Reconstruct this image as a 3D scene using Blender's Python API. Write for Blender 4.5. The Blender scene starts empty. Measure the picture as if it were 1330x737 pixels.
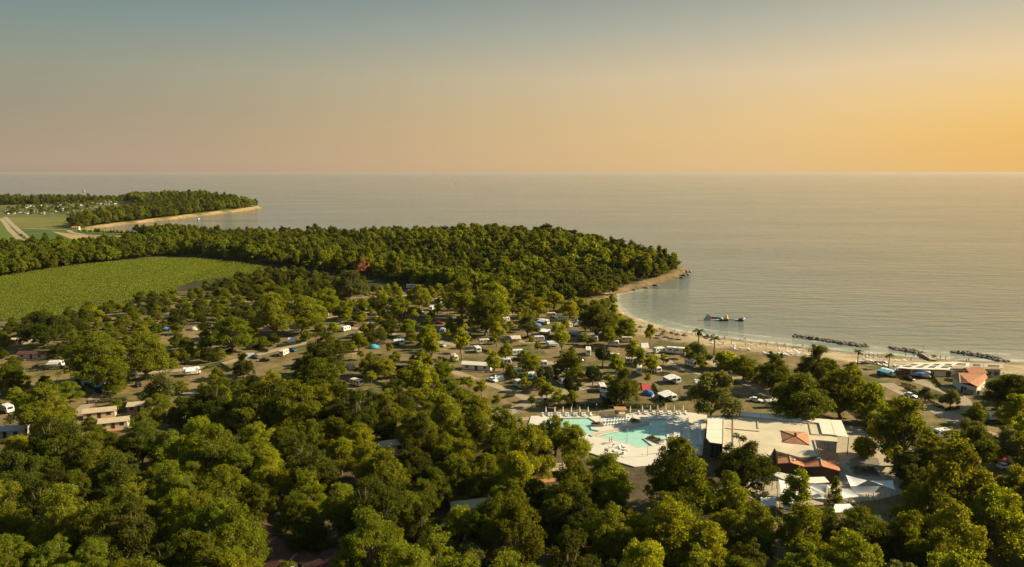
import bpy, bmesh, math, random
import numpy as np
from mathutils import Vector, Matrix
R = math.radians
sc = bpy.context.scene
COL = sc.collection

# ------------------------------------------------------------------ camera
CAMZ, FPX, PITCH = 82.0, 887.0, R(9.25)
cam = bpy.data.cameras.new('camera'); camo = bpy.data.objects.new('camera', cam); COL.objects.link(camo)
cam.sensor_width = 36; cam.lens = 36 * FPX / 1330
cam.clip_start = 1.0; cam.clip_end = 400000
camo.location = (0, 0, CAMZ); camo.rotation_euler = (R(90) - PITCH, 0, 0)
sc.camera = camo

# ------------------------------------------------------------------ sky, sun, exposure
SUN_AZ, SUN_EL = R(82), R(29)            # azimuth to the right of the view direction (+Y)
sundir = Vector((math.sin(SUN_AZ) * math.cos(SUN_EL), math.cos(SUN_AZ) * math.cos(SUN_EL), math.sin(SUN_EL)))
w = bpy.data.worlds.new('World'); sc.world = w; w.use_nodes = True
nt = w.node_tree; nt.nodes.clear()
N = nt.nodes.new; L = nt.links.new
out = N('ShaderNodeOutputWorld')
sky = N('ShaderNodeTexSky'); sky.sky_type = 'NISHITA'; sky.sun_disc = False
sky.sun_elevation = SUN_EL; sky.sun_rotation = SUN_AZ; sky.altitude = 80; sky.dust_density = 4; sky.ozone_density = 1.5
bgn = N('ShaderNodeBackground'); bgn.inputs[1].default_value = 0.06
L(sky.outputs[0], bgn.inputs[0])
tc = N('ShaderNodeTexCoord'); sp = N('ShaderNodeSeparateXYZ'); L(tc.outputs['Generated'], sp.inputs[0])
def ramp(stops):
    r = N('ShaderNodeValToRGB'); e = r.color_ramp.elements
    while len(e) < len(stops): e.new(0.5)
    for k, (p, c) in enumerate(stops):
        e[k].position = p
        e[k].color = tuple(((v / 255 + 0.055) / 1.055) ** 2.4 if v > 10 else v / 3294 for v in c) + (1,)
    r.color_ramp.interpolation = 'EASE' if False else 'LINEAR'
    L(sp.outputs[2], r.inputs[0]); return r
ra = ramp([(0, (166, 148, 132)), (.012, (172, 151, 132)), (.05, (162, 148, 128)), (.08, (153, 146, 127)), (.13, (141, 147, 130)), (.19, (118, 140, 138)), (.25, (94, 124, 135)), (.45, (98, 128, 143)), (1, (106, 136, 156))])  # in all ramps, stops above the view are brightened to fill shaded trees
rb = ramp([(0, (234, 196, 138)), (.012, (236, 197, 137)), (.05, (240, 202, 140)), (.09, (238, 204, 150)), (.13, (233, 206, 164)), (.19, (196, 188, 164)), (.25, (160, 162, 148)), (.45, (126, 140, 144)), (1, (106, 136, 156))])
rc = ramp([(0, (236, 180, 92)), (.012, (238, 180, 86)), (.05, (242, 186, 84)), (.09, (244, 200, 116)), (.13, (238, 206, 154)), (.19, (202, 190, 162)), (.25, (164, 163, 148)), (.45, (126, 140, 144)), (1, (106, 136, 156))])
dt = N('ShaderNodeVectorMath'); dt.operation = 'DOT_PRODUCT'
L(tc.outputs['Generated'], dt.inputs[0]); dt.inputs[1].default_value = (math.sin(SUN_AZ), math.cos(SUN_AZ), 0)
mr = N('ShaderNodeMapRange'); mr.interpolation_type = 'SMOOTHSTEP'
mr.inputs[1].default_value = -0.72; mr.inputs[2].default_value = 0.88
L(dt.outputs['Value'], mr.inputs[0])
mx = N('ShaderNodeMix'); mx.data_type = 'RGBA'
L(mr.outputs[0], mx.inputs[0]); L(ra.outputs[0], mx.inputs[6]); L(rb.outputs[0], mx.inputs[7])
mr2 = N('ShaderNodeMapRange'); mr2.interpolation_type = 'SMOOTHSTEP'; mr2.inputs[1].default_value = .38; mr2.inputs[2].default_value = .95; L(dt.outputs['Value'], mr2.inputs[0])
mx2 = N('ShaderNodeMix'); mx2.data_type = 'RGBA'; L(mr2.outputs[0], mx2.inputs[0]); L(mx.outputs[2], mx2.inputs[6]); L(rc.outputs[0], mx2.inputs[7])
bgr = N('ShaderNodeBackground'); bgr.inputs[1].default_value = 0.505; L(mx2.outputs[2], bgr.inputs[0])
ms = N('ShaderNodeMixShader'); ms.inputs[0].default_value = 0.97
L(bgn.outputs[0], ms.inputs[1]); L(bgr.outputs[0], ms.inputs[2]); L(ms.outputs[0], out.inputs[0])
sl = bpy.data.lights.new('sun', 'SUN'); sl.energy = 5.0; sl.angle = R(0.8); sl.color = (1.0, 0.84, 0.55)
slo = bpy.data.objects.new('sun', sl); COL.objects.link(slo)
slo.rotation_euler = (-sundir).to_track_quat('-Z', 'Y').to_euler(); slo.location = sundir * 500
sc.view_settings.view_transform = 'Standard'; sc.view_settings.look = 'None'
sc.view_settings.exposure = 1.0; sc.view_settings.gamma = 1.0; sc.view_settings.use_curve_mapping = False
sc.cycles.max_bounces = 6; sc.cycles.diffuse_bounces = 4; sc.cycles.glossy_bounces = 2
sc.cycles.transmission_bounces = 3; sc.cycles.volume_bounces = 0; sc.cycles.transparent_max_bounces = 6
sc.cycles.use_denoising = True; sc.cycles.sample_clamp_indirect = 4

# ------------------------------------------------------------------ helpers
GZ = 2.5                                   # level of the flat inland ground
def G(px, py, z=GZ):
    """point of the place seen at a photograph pixel, on the level z"""
    dx, dy, dz = (px - 665) / FPX, 1.0, -(py - 368.5) / FPX
    c, s = math.cos(PITCH), math.sin(PITCH)
    y, zz = dy * c + dz * s, -dy * s + dz * c
    t = (z - CAMZ) / zz
    return Vector((dx * t, y * t, z))
def P(x, y, z):
    c, s = math.cos(PITCH), math.sin(PITCH)
    dz = z - CAMZ
    f = y * c - dz * s; u = y * s + dz * c
    return 665 + x / f * FPX, 368.5 - u / f * FPX, f
rng = np.random.default_rng(7); random.seed(7)
def inpoly(x, y, poly):
    x = np.asarray(x, float); y = np.asarray(y, float); r = np.zeros(x.shape, bool); n = len(poly)
    for i in range(n):
        x1, y1 = poly[i][:2]; x2, y2 = poly[(i + 1) % n][:2]
        if y1 == y2: continue
        c = ((y1 > y) != (y2 > y)) & (x < (x2 - x1) * (y - y1) / (y2 - y1) + x1)
        r ^= c
    return r
def distpoly(x, y, poly, closed=True):
    d = np.full(np.shape(x), 1e12); n = len(poly)
    for i in range(n if closed else n - 1):
        ax, ay = poly[i][:2]; bx, by = poly[(i + 1) % n][:2]
        vx, vy = bx - ax, by - ay; l2 = vx * vx + vy * vy + 1e-9
        t = np.clip(((x - ax) * vx + (y - ay) * vy) / l2, 0, 1)
        d = np.minimum(d, (x - ax - t * vx) ** 2 + (y - ay - t * vy) ** 2)
    return np.sqrt(d)
def sstep(a, b, x): t = np.clip((x - a) / (b - a), 0, 1); return t * t * (3 - 2 * t)

def tag(o, label=None, cat=None, group=None, kind=None):
    if label: o['label'] = label
    if cat: o['category'] = cat
    if group: o['group'] = group
    if kind: o['kind'] = kind
    return o
def empty(name, loc=(0, 0, 0), rz=0, s=1):
    o = bpy.data.objects.new(name, None); COL.objects.link(o)
    o.location = loc; o.rotation_euler = (0, 0, rz); o.scale = (s, s, s) if not hasattr(s, '__len__') else s
    o.empty_display_size = 0.2
    return o
def obj(name, mesh, parent=None):
    o = bpy.data.objects.new(name, mesh); COL.objects.link(o)
    if parent is not None: o.parent = parent
    return o
def np_mesh(name, v, quads, mat, smooth=False):
    me = bpy.data.meshes.new(name); n = len(v); k = quads.shape[1]; m = len(quads)
    me.vertices.add(n); me.vertices.foreach_set('co', np.asarray(v, np.float32).ravel())
    me.loops.add(m * k); me.loops.foreach_set('vertex_index', quads.astype(np.int32).ravel())
    me.polygons.add(m); me.polygons.foreach_set('loop_start', np.arange(0, m * k, k, dtype=np.int32))
    me.polygons.foreach_set('loop_total', np.full(m, k, np.int32))
    if smooth: me.polygons.foreach_set('use_smooth', np.ones(m, bool))
    me.update(calc_edges=True); me.materials.append(mat)
    return me
class MB:
    def __init__(s): s.v = []; s.f = []
    def add(s, vs, fs):
        b = len(s.v); s.v += [tuple(p) for p in vs]; s.f += [tuple(b + i for i in f) for f in fs]; return s
    def box(s, x0, x1, y0, y1, z0, z1):
        return s.add([(x0,y0,z0),(x1,y0,z0),(x1,y1,z0),(x0,y1,z0),(x0,y0,z1),(x1,y0,z1),(x1,y1,z1),(x0,y1,z1)],
                     [(0,3,2,1),(4,5,6,7),(0,1,5,4),(1,2,6,5),(2,3,7,6),(3,0,4,7)])
    def beam(s, a, b, wd, ht):
        a, b = Vector(a), Vector(b); d = (b - a).normalized()
        up = Vector((0, 0, 1)) if abs(d.z) < .95 else Vector((1, 0, 0))
        r = d.cross(up).normalized() * wd / 2; u = r.cross(d).normalized() * ht / 2
        vs = [a - r - u, a + r - u, a + r + u, a - r + u, b - r - u, b + r - u, b + r + u, b - r + u]
        return s.add(vs, [(3,2,1,0),(4,5,6,7),(0,1,5,4),(1,2,6,5),(2,3,7,6),(3,0,4,7)])
    def prism(s, poly, z0, z1):
        n = len(poly); a = [(p[0], p[1], z0) for p in poly]; b = [(p[0], p[1], z1) for p in poly]
        ar = sum(poly[i][0] * poly[(i+1) % n][1] - poly[(i+1) % n][0] * poly[i][1] for i in range(n))
        if ar < 0: a.reverse(); b.reverse()
        return s.add(a + b, [tuple(range(n))[::-1], tuple(range(n, 2 * n))] + [(i, (i+1) % n, n + (i+1) % n, n + i) for i in range(n)])
    def side(s, prof, y0, y1, inset=0.0):
        """a profile in x,z pushed from y0 to y1, ends drawn in by inset"""
        n = len(prof); cx = sum(p[0] for p in prof) / n; cz = sum(p[1] for p in prof) / n
        def ins(p): return (p[0] + (cx - p[0]) * inset, p[1] + (cz - p[1]) * inset)
        rings = [(y0, True), (y0 + (y1 - y0) * .06, False), (y1 - (y1 - y0) * .06, False), (y1, True)] if inset else [(y0, False), (y1, False)]
        vs = []
        for y, i in rings: vs += [((ins(p) if i else p)[0], y, (ins(p) if i else p)[1]) for p in prof]
        fs = [tuple(range(n)), tuple(range((len(rings)-1)*n, len(rings)*n))[::-1]]
        for r in range(len(rings) - 1):
            fs += [(r*n + i, (r+1)*n + i, (r+1)*n + (i+1) % n, r*n + (i+1) % n) for i in range(n)]
        return s.add(vs, fs)
    def tube(s, pts, rad, n=6, cap=True):
        pts = [Vector(p) for p in pts]; b = len(s.v); m = len(pts)
        for k, p in enumerate(pts):
            d = (pts[min(k+1, m-1)] - pts[max(k-1, 0)])
            d = d.normalized() if d.length > 1e-6 else Vector((0, 0, 1))
            a = d.cross(Vector((0.31, 0.95, 0.03))).normalized() if abs(d.y) < .9 else d.cross(Vector((1, 0, 0))).normalized()
            c = d.cross(a); r = rad[k] if hasattr(rad, '__len__') else rad
            for i in range(n):
                t = 2 * math.pi * i / n; s.v.append(tuple(p + a * math.cos(t) * r + c * math.sin(t) * r))
        for k in range(m - 1):
            for i in range(n):
                j = (i + 1) % n; s.f.append((b + k*n + i, b + k*n + j, b + (k+1)*n + j, b + (k+1)*n + i))
        if cap: s.f.append(tuple(b + i for i in range(n))[::-1]); s.f.append(tuple(b + (m-1)*n + i for i in range(n)))
        return s
    def lathe(s, prof, n=10, c=(0, 0, 0)):
        b = len(s.v)
        for r, z in prof:
            for i in range(n):
                t = 2 * math.pi * i / n; s.v.append((c[0] + r * math.cos(t), c[1] + r * math.sin(t), c[2] + z))
        for k in range(len(prof) - 1):
            for i in range(n):
                j = (i + 1) % n; s.f.append((b + k*n + i, b + k*n + j, b + (k+1)*n + j, b + (k+1)*n + i))
        s.f.append(tuple(b + i for i in range(n))[::-1]); s.f.append(tuple(b + (len(prof)-1)*n + i for i in range(n)))
        return s
    def wheel(s, x, y, z, r, wd):
        b = len(s.v); n = 12
        for yy in (y - wd/2, y + wd/2):
            for i in range(n):
                t = 2*math.pi*i/n; s.v.append((x + r*math.cos(t), yy, z + r*math.sin(t)))
        s.f += [(b+i, b+(i+1) % n, b+n+(i+1) % n, b+n+i) for i in range(n)] + [tuple(range(b, b+n))[::-1], tuple(range(b+n, b+2*n))]
        return s
    def mesh(s, name, mat, smooth=False):
        me = bpy.data.meshes.new(name); me.from_pydata(s.v, [], s.f); me.update()
        me.materials.append(mat)
        if smooth: me.polygons.foreach_set('use_smooth', [True] * len(me.polygons))
        return me
    def build(s, name, mat, parent=None, smooth=False): return obj(name, s.mesh(name, mat, smooth), parent)
def kids(o): return [c for c in o.children]
def copy_tree(o, parent=None):
    c = o.copy(); COL.objects.link(c); c.parent = parent
    for ch in kids(o): copy_tree(ch, c)
    return c
PROTO = {}
def place(key, maker, loc, rz=0, s=1, label=None, cat=None, group=None):
    """first call builds the thing, later calls copy it with its parts"""
    if key not in PROTO: o = PROTO[key] = maker()
    else: o = copy_tree(PROTO[key])
    if 'group' in o: del o['group']
    o.location = loc; o.rotation_euler = (0, 0, rz)
    o.scale = (s, s, s) if not hasattr(s, '__len__') else s
    return tag(o, label, cat, group)

# ------------------------------------------------------------------ materials
def newmat(name):
    m = bpy.data.materials.new(name); m.use_nodes = True
    t = m.node_tree; b = t.nodes['Principled BSDF']; return m, t, b
def pm(name, col, rough=.7, var=.18, scale=1.5, bump=0.0, metal=0.0, rnd=0.0, spec=.35, fine=0.0):
    """plain procedural surface: two noises shift the value, optional per-object shift and bump"""
    m, t, b = newmat(name); n = t.nodes.new; l = t.links.new
    co = n('ShaderNodeTexCoord'); nz = n('ShaderNodeTexNoise'); nz.inputs['Scale'].default_value = scale; nz.inputs['Detail'].default_value = 5
    nz.inputs['Roughness'].default_value = .65
    l(co.outputs['Object'], nz.inputs['Vector'])
    r = n('ShaderNodeMapRange'); r.inputs[3].default_value = 1 - var; r.inputs[4].default_value = 1 + var
    r.inputs[1].default_value = .25; r.inputs[2].default_value = .75; l(nz.outputs[0], r.inputs[0])
    val = r.outputs[0]
    if rnd:
        oi = n('ShaderNodeObjectInfo'); r2 = n('ShaderNodeMapRange'); r2.inputs[3].default_value = 1 - rnd; r2.inputs[4].default_value = 1 + rnd
        l(oi.outputs['Random'], r2.inputs[0]); mu = n('ShaderNodeMath'); mu.operation = 'MULTIPLY'; l(val, mu.inputs[0]); l(r2.outputs[0], mu.inputs[1]); val = mu.outputs[0]
    h = n('ShaderNodeHueSaturation'); h.inputs['Color'].default_value = (*col, 1); l(val, h.inputs['Value'])
    l(h.outputs[0], b.inputs['Base Color']); b.inputs['Roughness'].default_value = rough; b.inputs['Metallic'].default_value = metal
    b.inputs['Specular IOR Level'].default_value = spec
    if bump:
        bp = n('ShaderNodeBump'); bp.inputs['Strength'].default_value = bump; bp.inputs['Distance'].default_value = .05
        n2 = n('ShaderNodeTexNoise'); n2.inputs['Scale'].default_value = scale * 6; n2.inputs['Detail'].default_value = 4; l(co.outputs['Object'], n2.inputs['Vector'])
        l(n2.outputs[0], bp.inputs['Height']); l(bp.outputs[0], b.inputs['Normal'])
    return m
def leafmat(name, col, trans, hue=.025, val=.3, tmix=.42):
    m, t, b = newmat(name); n = t.nodes.new; l = t.links.new; t.nodes.remove(b)
    o = t.nodes['Material Output']
    oi = n('ShaderNodeObjectInfo'); co = n('ShaderNodeTexCoord'); nz = n('ShaderNodeTexNoise'); nz.inputs['Scale'].default_value = .35; nz.inputs['Detail'].default_value = 3
    l(co.outputs['Object'], nz.inputs['Vector'])
    ge = n('ShaderNodeNewGeometry')
    def mapr(src, a, c):
        r = n('ShaderNodeMapRange'); r.inputs[3].default_value = a; r.inputs[4].default_value = c; l(src, r.inputs[0]); return r.outputs[0]
    def mul(a, c):
        q = n('ShaderNodeMath'); q.operation = 'MULTIPLY'; l(a, q.inputs[0]); l(c, q.inputs[1]); return q.outputs[0]
    v = mul(mul(mapr(oi.outputs['Random'], 1 - val, 1 + val), mapr(nz.outputs[0], .55, 1.45)), mapr(ge.outputs['Random Per Island'], .65, 1.35))
    wn = n('ShaderNodeTexWhiteNoise'); wn.noise_dimensions = '1D'; l(oi.outputs['Random'], wn.inputs['W'])
    hu = mapr(wn.outputs['Value'], .5 - hue, .5 + hue * .8)
    def tint(c):
        h = n('ShaderNodeHueSaturation'); h.inputs['Color'].default_value = (*c, 1); l(v, h.inputs['Value']); l(hu, h.inputs['Hue']); return h.outputs[0]
    d = n('ShaderNodeBsdfDiffuse'); tr = n('ShaderNodeBsdfTranslucent'); l(tint(col), d.inputs[0]); l(tint(trans), tr.inputs[0])
    mxx = n('ShaderNodeMixShader'); mxx.inputs[0].default_value = tmix; l(d.outputs[0], mxx.inputs[1]); l(tr.outputs[0], mxx.inputs[2])
    gl = n('ShaderNodeBsdfGlossy'); gl.inputs['Roughness'].default_value = .5; gl.inputs[0].default_value = (.8, .8, .8, 1)
    m2 = n('ShaderNodeMixShader'); m2.inputs[0].default_value = .0; l(mxx.outputs[0], m2.inputs[1]); l(gl.outputs[0], m2.inputs[2])
    l(m2.outputs[0], o.inputs[0]); return m
M = {}
M['oak'] = leafmat('oak leaves', (.110, .134, .015), (.37, .36, .012), val=.32, tmix=.48, hue=.014)
M['dark'] = leafmat('dark oak leaves', (.066, .080, .014), (.19, .19, .010), val=.3, tmix=.45, hue=.012)
M['light'] = leafmat('light leaves', (.150, .175, .015), (.50, .47, .014), val=.26, tmix=.5, hue=.014)
M['forest'] = leafmat('forest leaves', (.100, .128, .013), (.33, .33, .010), val=.45, hue=.02, tmix=.46)
M['pine'] = leafmat('pine needles', (.036, .050, .020), (.05, .06, .014), val=.2, tmix=.25)
M['rust'] = leafmat('rust leaves', (.36, .19, .075), (.5, .24, .08), val=.1)
M['olive'] = leafmat('olive leaves', (.105, .118, .034), (.24, .23, .03), hue=.014)
M['hedge'] = leafmat('hedge leaves', (.042, .055, .016), (.08, .09, .012), val=.2)
M['vine'] = leafmat('vine leaves', (.150, .190, .014), (.42, .46, .012), val=.1)
M['bark'] = pm('bark', (.16, .125, .085), .9, .35, 3, .5)
M['white'] = pm('white panel', (.74, .72, .68), .35, .06, .6, spec=.5)
M['cream'] = pm('cream panel', (.66, .58, .44), .4, .07, .6, spec=.5)
M['grey'] = pm('grey panel', (.42, .43, .44), .5, .1, .8)
M['canvas_grey'] = pm('grey canvas', (.36, .37, .38), .9, .12, 1)
M['canvas_beige'] = pm('beige canvas', (.52, .45, .34), .9, .12, 1)
M['canvas_blue'] = pm('blue canvas', (.05, .15, .42), .8, .12, 1)
M['canvas_cyan'] = pm('turquoise canvas', (.05, .30, .40), .8, .12, 1)
M['canvas_white'] = pm('white canvas', (.72, .72, .72), .85, .06, 1)
M['canvas_red'] = pm('red canvas', (.42, .05, .04), .85, .1, 1)
M['glass'] = pm('dark glass', (.025, .03, .035), .08, .1, 1, spec=.6)
M['rubber'] = pm('rubber', (.02, .02, .02), .8, .1, 3)
M['metal'] = pm('grey metal', (.35, .35, .36), .4, .1, 2, metal=.7)
M['darkmetal'] = pm('dark metal', (.06, .06, .06), .5, .1, 2)
M['stripe'] = pm('blue stripe', (.08, .14, .28), .4, .05, 1)
for nm, c in dict(black=(.012,.012,.014), silver=(.45,.46,.47), red=(.35,.03,.025), blue=(.03,.09,.25), carwhite=(.75,.75,.74), darkgrey=(.07,.075,.08)).items():
    M[nm] = pm(nm + ' car paint', c, .22, .04, .7, spec=.6)
M['road'] = pm('pale dusty road', (.30, .235, .15), .95, .22, .12, .3)
M['plot'] = pm('dry grass plot', (.155, .115, .05), .95, .4, .25, .5)
M['plaza'] = pm('beige paving', (.36, .30, .21), .85, .12, .5, .2)
M['darkpave'] = pm('grey paving', (.17, .15, .12), .85, .12, .5, .2)
M['deck'] = pm('pale stone deck', (.56, .52, .44), .75, .07, .35, .1)
M['wall_beige'] = pm('beige render', (.46, .40, .30), .85, .1, .4, .2)
M['wall_white'] = pm('white render', (.66, .62, .55), .85, .08, .4, .2)
M['wall_brown'] = pm('dark brown boards', (.05, .032, .02), .75, .25, 2, .3)
M['wood'] = pm('orange wood', (.38, .20, .085), .7, .25, 2, .3)
M['roof_flat'] = pm('pale gravel roof', (.50, .43, .305), .9, .2, .16, .4)
M['membrane'] = pm('white membrane', (.66, .61, .50), .7, .05, .4)
M['sail'] = pm('shade sail cloth', (.66, .66, .66), .8, .05, .5)
M['roof_tan'] = pm('tan roof', (.42, .33, .22), .9, .15, .6, .3)
M['stone'] = pm('grey stone', (.27, .235, .19), .9, .3, .8, .6)
M['rock'] = pm('shore rock', (.20, .165, .125), .9, .4, .6, .8)
M['thatch'] = pm('thatch', (.14, .10, .06), .95, .3, 3, .6)
M['skin'] = pm('skin', (.42, .25, .17), .6, .05, 3)
M['yellow'] = pm('yellow banner', (.65, .42, .03), .7, .08, 2)
M['orange'] = pm('orange vinyl', (.70, .22, .04), .45, .05, 1)
M['navy'] = pm('navy vinyl', (.02, .035, .12), .4, .05, 1)
M['vinyl_grey'] = pm('blue grey vinyl', (.30, .35, .44), .4, .05, 1)
M['vinyl_white'] = pm('white vinyl', (.75, .75, .74), .4, .04, 1)
M['soil'] = pm('planter soil', (.10, .07, .045), .95, .3, 2, .5)
M['solar'] = pm('dark roof pane', (.05, .055, .065), .25, .1, 1, spec=.6)
M['hull'] = pm('boat hull', (.6, .6, .58), .4, .05, 1)
def tilemat():
    m, t, b = newmat('terracotta tiles'); n = t.nodes.new; l = t.links.new
    co = n('ShaderNodeTexCoord'); wv = n('ShaderNodeTexWave'); wv.inputs['Scale'].default_value = 1.6; wv.inputs['Distortion'].default_value = .4
    nz = n('ShaderNodeTexNoise'); nz.inputs['Scale'].default_value = 1.2; nz.inputs['Detail'].default_value = 6
    l(co.outputs['Object'], wv.inputs[0]); l(co.outputs['Object'], nz.inputs[0])
    cr = n('ShaderNodeValToRGB'); cr.color_ramp.elements[0].color = (.34, .12, .05, 1); cr.color_ramp.elements[1].color = (.50, .215, .10, 1)
    cr.color_ramp.elements[0].position = .3; cr.color_ramp.elements[1].position = .75
    l(nz.outputs[0], cr.inputs[0]); l(cr.outputs[0], b.inputs['Base Color']); b.inputs['Roughness'].default_value = .85
    bp = n('ShaderNodeBump'); bp.inputs['Strength'].default_value = .5; bp.inputs['Distance'].default_value = .06; l(wv.outputs[0], bp.inputs['Height']); l(bp.outputs[0], b.inputs['Normal'])
    return m
M['tile'] = tilemat()
M['tile_dark'] = pm('dark red tiles', (.085, .034, .026), .85, .3, 1.5, .4)

# ------------------------------------------------------------------ coast and terrain
coast_px = [(1330,470),(1285,469),(1240,467),(1180,463),(1130,459),(1060,452),(1000,446),(950,440),(915,436),(870,428),(840,420),(815,411),(802,400),(797,390),(800,382),(830,376),(855,369),(880,361),(889,356)]
coast = [tuple(G(x, y, 0)[:2]) for x, y in coast_px]
tip = coast[-1]
hidden = [(tip[0]+10, tip[1]+25), (tip[0]+5, 590), (125, 660), (80, 735), (10, 775), (-80, 800), (-180, 820), (-300, 850), (-420, 895), (-520, 935)]
far = [tuple(G(x, y, 0)[:2]) for x, y in [(116,300.5),(122,297.5),(150,293.5),(200,288),(260,281),(320,274),(341,271)]]
farback = [(-560, 1560), (-680, 1680), (-1000, 1850), (-1600, 2000), (-2600, 2300), (-6000, 3300), (-6000, -400), (1500, -400), (1500, 200), (700, 240)]
LAND = coast + hidden + far + farback
def sdf(x, y):
    d = distpoly(x, y, LAND); return np.where(inpoly(x, y, LAND), d, -d)
def vnoise(x, y, s, k=0):
    return (np.sin(x * s + 1.3 * k) * np.cos(y * s * 1.13 + k) + .5 * np.sin(x * s * 2.3 + y * s * 1.7 + k)) / 1.5
def height(x, y):
    x = np.asarray(x, float); y = np.asarray(y, float)
    d = sdf(x, y) + vnoise(x, y, .21) * 1.2 + vnoise(x, y, .73, 2) * .5
    beach = sstep(70, 100, x) * sstep(470, 440, y)
    wd = 4 + beach * 26
    z = np.where(d > 0, GZ * sstep(0, 1, d / wd), np.maximum(-3, d * .12))
    z += 13 * np.exp(-((x + 10) / 170) ** 2 - ((y - 665) / 110) ** 2) * sstep(5, 60, d) * sstep(440, 520, y) * sstep(-260, -140, x)
    z += 19 * np.exp(-((x + 760) / 260) ** 2 - ((y - 1560) / 150) ** 2) * sstep(2, 90, d) + 2.2 * sstep(0, 6, d) * sstep(-640, -600, x) * sstep(1000, 1050, y) * sstep(140, 60, d)
    return z
def axis(parts):
    a = []
    for s, e, st in parts: a += list(np.arange(s, e, st))
    return np.array(a)
gx = axis([(-5900, -2000, 300), (-2000, -900, 40), (-900, -300, 10), (-300, 300, 3.5), (300, 700, 12), (700, 1400, 60)])
gy = axis([(-350, 60, 60), (60, 240, 8), (240, 620, 3.5), (620, 800, 6), (800, 1700, 12), (1700, 3200, 60)])
X, Y = np.meshgrid(gx, gy); Z = height(X, Y); D = sdf(X, Y)
nx, ny = len(gx), len(gy)
idx = np.arange(nx * ny).reshape(ny, nx)
quads = np.stack([idx[:-1, :-1], idx[:-1, 1:], idx[1:, 1:], idx[1:, :-1]], -1).reshape(-1, 4)
keep = (Z.ravel()[quads] > -2.9).any(1); quads = quads[keep]
mg, t, b = newmat('ground'); n = t.nodes.new; l = t.links.new
at_ = n('ShaderNodeVertexColor'); at_.layer_name = 'zone'; co = n('ShaderNodeTexCoord')
def noi(s, d=6, r=.65):
    q = n('ShaderNodeTexNoise'); q.inputs['Scale'].default_value = s; q.inputs['Detail'].default_value = d; q.inputs['Roughness'].default_value = r
    l(co.outputs['Object'], q.inputs[0]); return q
def mrr(src, a, c, lo=.3, hi=.7):
    r = n('ShaderNodeMapRange'); r.inputs[1].default_value = lo; r.inputs[2].default_value = hi; r.inputs[3].default_value = a; r.inputs[4].default_value = c; l(src, r.inputs[0]); return r.outputs[0]
q1, q2 = noi(.045), noi(.6)
m1 = n('ShaderNodeMath'); m1.operation = 'MULTIPLY'; l(mrr(q1.outputs[0], .7, 1.3), m1.inputs[0]); l(mrr(q2.outputs[0], .75, 1.25), m1.inputs[1])
hs = n('ShaderNodeHueSaturation'); l(at_.outputs[0], hs.inputs['Color']); l(m1.outputs[0], hs.inputs['Value'])
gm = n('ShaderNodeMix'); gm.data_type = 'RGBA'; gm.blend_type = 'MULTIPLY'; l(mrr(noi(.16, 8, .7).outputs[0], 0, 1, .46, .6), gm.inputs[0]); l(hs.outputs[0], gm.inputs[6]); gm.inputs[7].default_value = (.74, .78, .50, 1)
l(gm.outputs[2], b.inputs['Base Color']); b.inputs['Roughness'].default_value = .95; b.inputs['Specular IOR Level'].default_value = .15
bp = n('ShaderNodeBump'); bp.inputs['Strength'].default_value = .6; bp.inputs['Distance'].default_value = .25; l(noi(1.2).outputs[0], bp.inputs['Height']); l(bp.outputs[0], b.inputs['Normal'])
V = np.stack([X, Y, Z], -1).reshape(-1, 3)
me = np_mesh('ground', V, quads, mg, True)
def zonecol(x, y, d, z):
    c = np.tile(np.array([.185, .135, .066]), x.shape + (1,))
    g = (vnoise(x, y, .11) + vnoise(x, y, .31, 3) * .6)[..., None]
    c = np.where(g > .25, np.array([.10, .095, .034]), c)
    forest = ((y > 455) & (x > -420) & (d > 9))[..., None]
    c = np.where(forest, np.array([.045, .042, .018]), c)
    c = np.where((x < -100)[..., None] & (y > 640)[..., None], np.array([.11, .12, .035]), c)
    near = (y < 195)[..., None]
    c = np.where(near & (x < 60)[..., None], np.array([.10, .075, .045]), c)
    beach = ((x > 60) & (y < 480) & (d < 30 - 25 * sstep(335, 378, y)))[..., None]
    c = np.where(beach, np.array([.36, .28, .19]), c)
    bank = ((y > 440) & (d < 4.0) & (x > 40))[..., None]
    c = np.where(bank, np.array([.18, .12, .07]), c)
    fb = ((y > 930) & (d < 8) & (x > -680))[..., None]
    c = np.where(fb, np.array([.40, .27, .14]), c)
    c = np.where((z < .25)[..., None], c * .6, c)
    return c
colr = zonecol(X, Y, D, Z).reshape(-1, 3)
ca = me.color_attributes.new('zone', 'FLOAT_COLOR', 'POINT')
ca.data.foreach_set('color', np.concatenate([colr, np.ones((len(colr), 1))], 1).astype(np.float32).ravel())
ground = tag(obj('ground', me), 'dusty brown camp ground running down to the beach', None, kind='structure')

# ------------------------------------------------------------------ sea
sx = axis([(-200000, -20000, 20000), (-20000, -2000, 2000), (-2000, 0, 200), (0, 60, 20), (60, 340, 1.6), (340, 800, 40), (800, 2000, 200), (2000, 20000, 2000), (20000, 200001, 20000)])
sy = axis([(-2000, 200, 400), (200, 280, 20), (280, 480, 1.6), (480, 800, 40), (800, 2000, 200), (2000, 20000, 2000), (20000, 200001, 20000)])
SX, SY = np.meshgrid(sx, sy); sd = -sdf(SX, SY)
shal = np.exp(-np.maximum(sd, 0) / 14) * ((SX > 55) & (SY < 480))
sidx = np.arange(len(sx) * len(sy)).reshape(len(sy), len(sx))
sq = np.stack([sidx[:-1, :-1], sidx[:-1, 1:], sidx[1:, 1:], sidx[1:, :-1]], -1).reshape(-1, 4)
mw, t, b = newmat('sea water'); n = t.nodes.new; l = t.links.new
at_ = n('ShaderNodeAttribute'); at_.attribute_name = 'shallow'; co = n('ShaderNodeTexCoord')
mc = n('ShaderNodeMix'); mc.data_type = 'RGBA'; l(at_.outputs['Fac'], mc.inputs[0])
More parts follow.
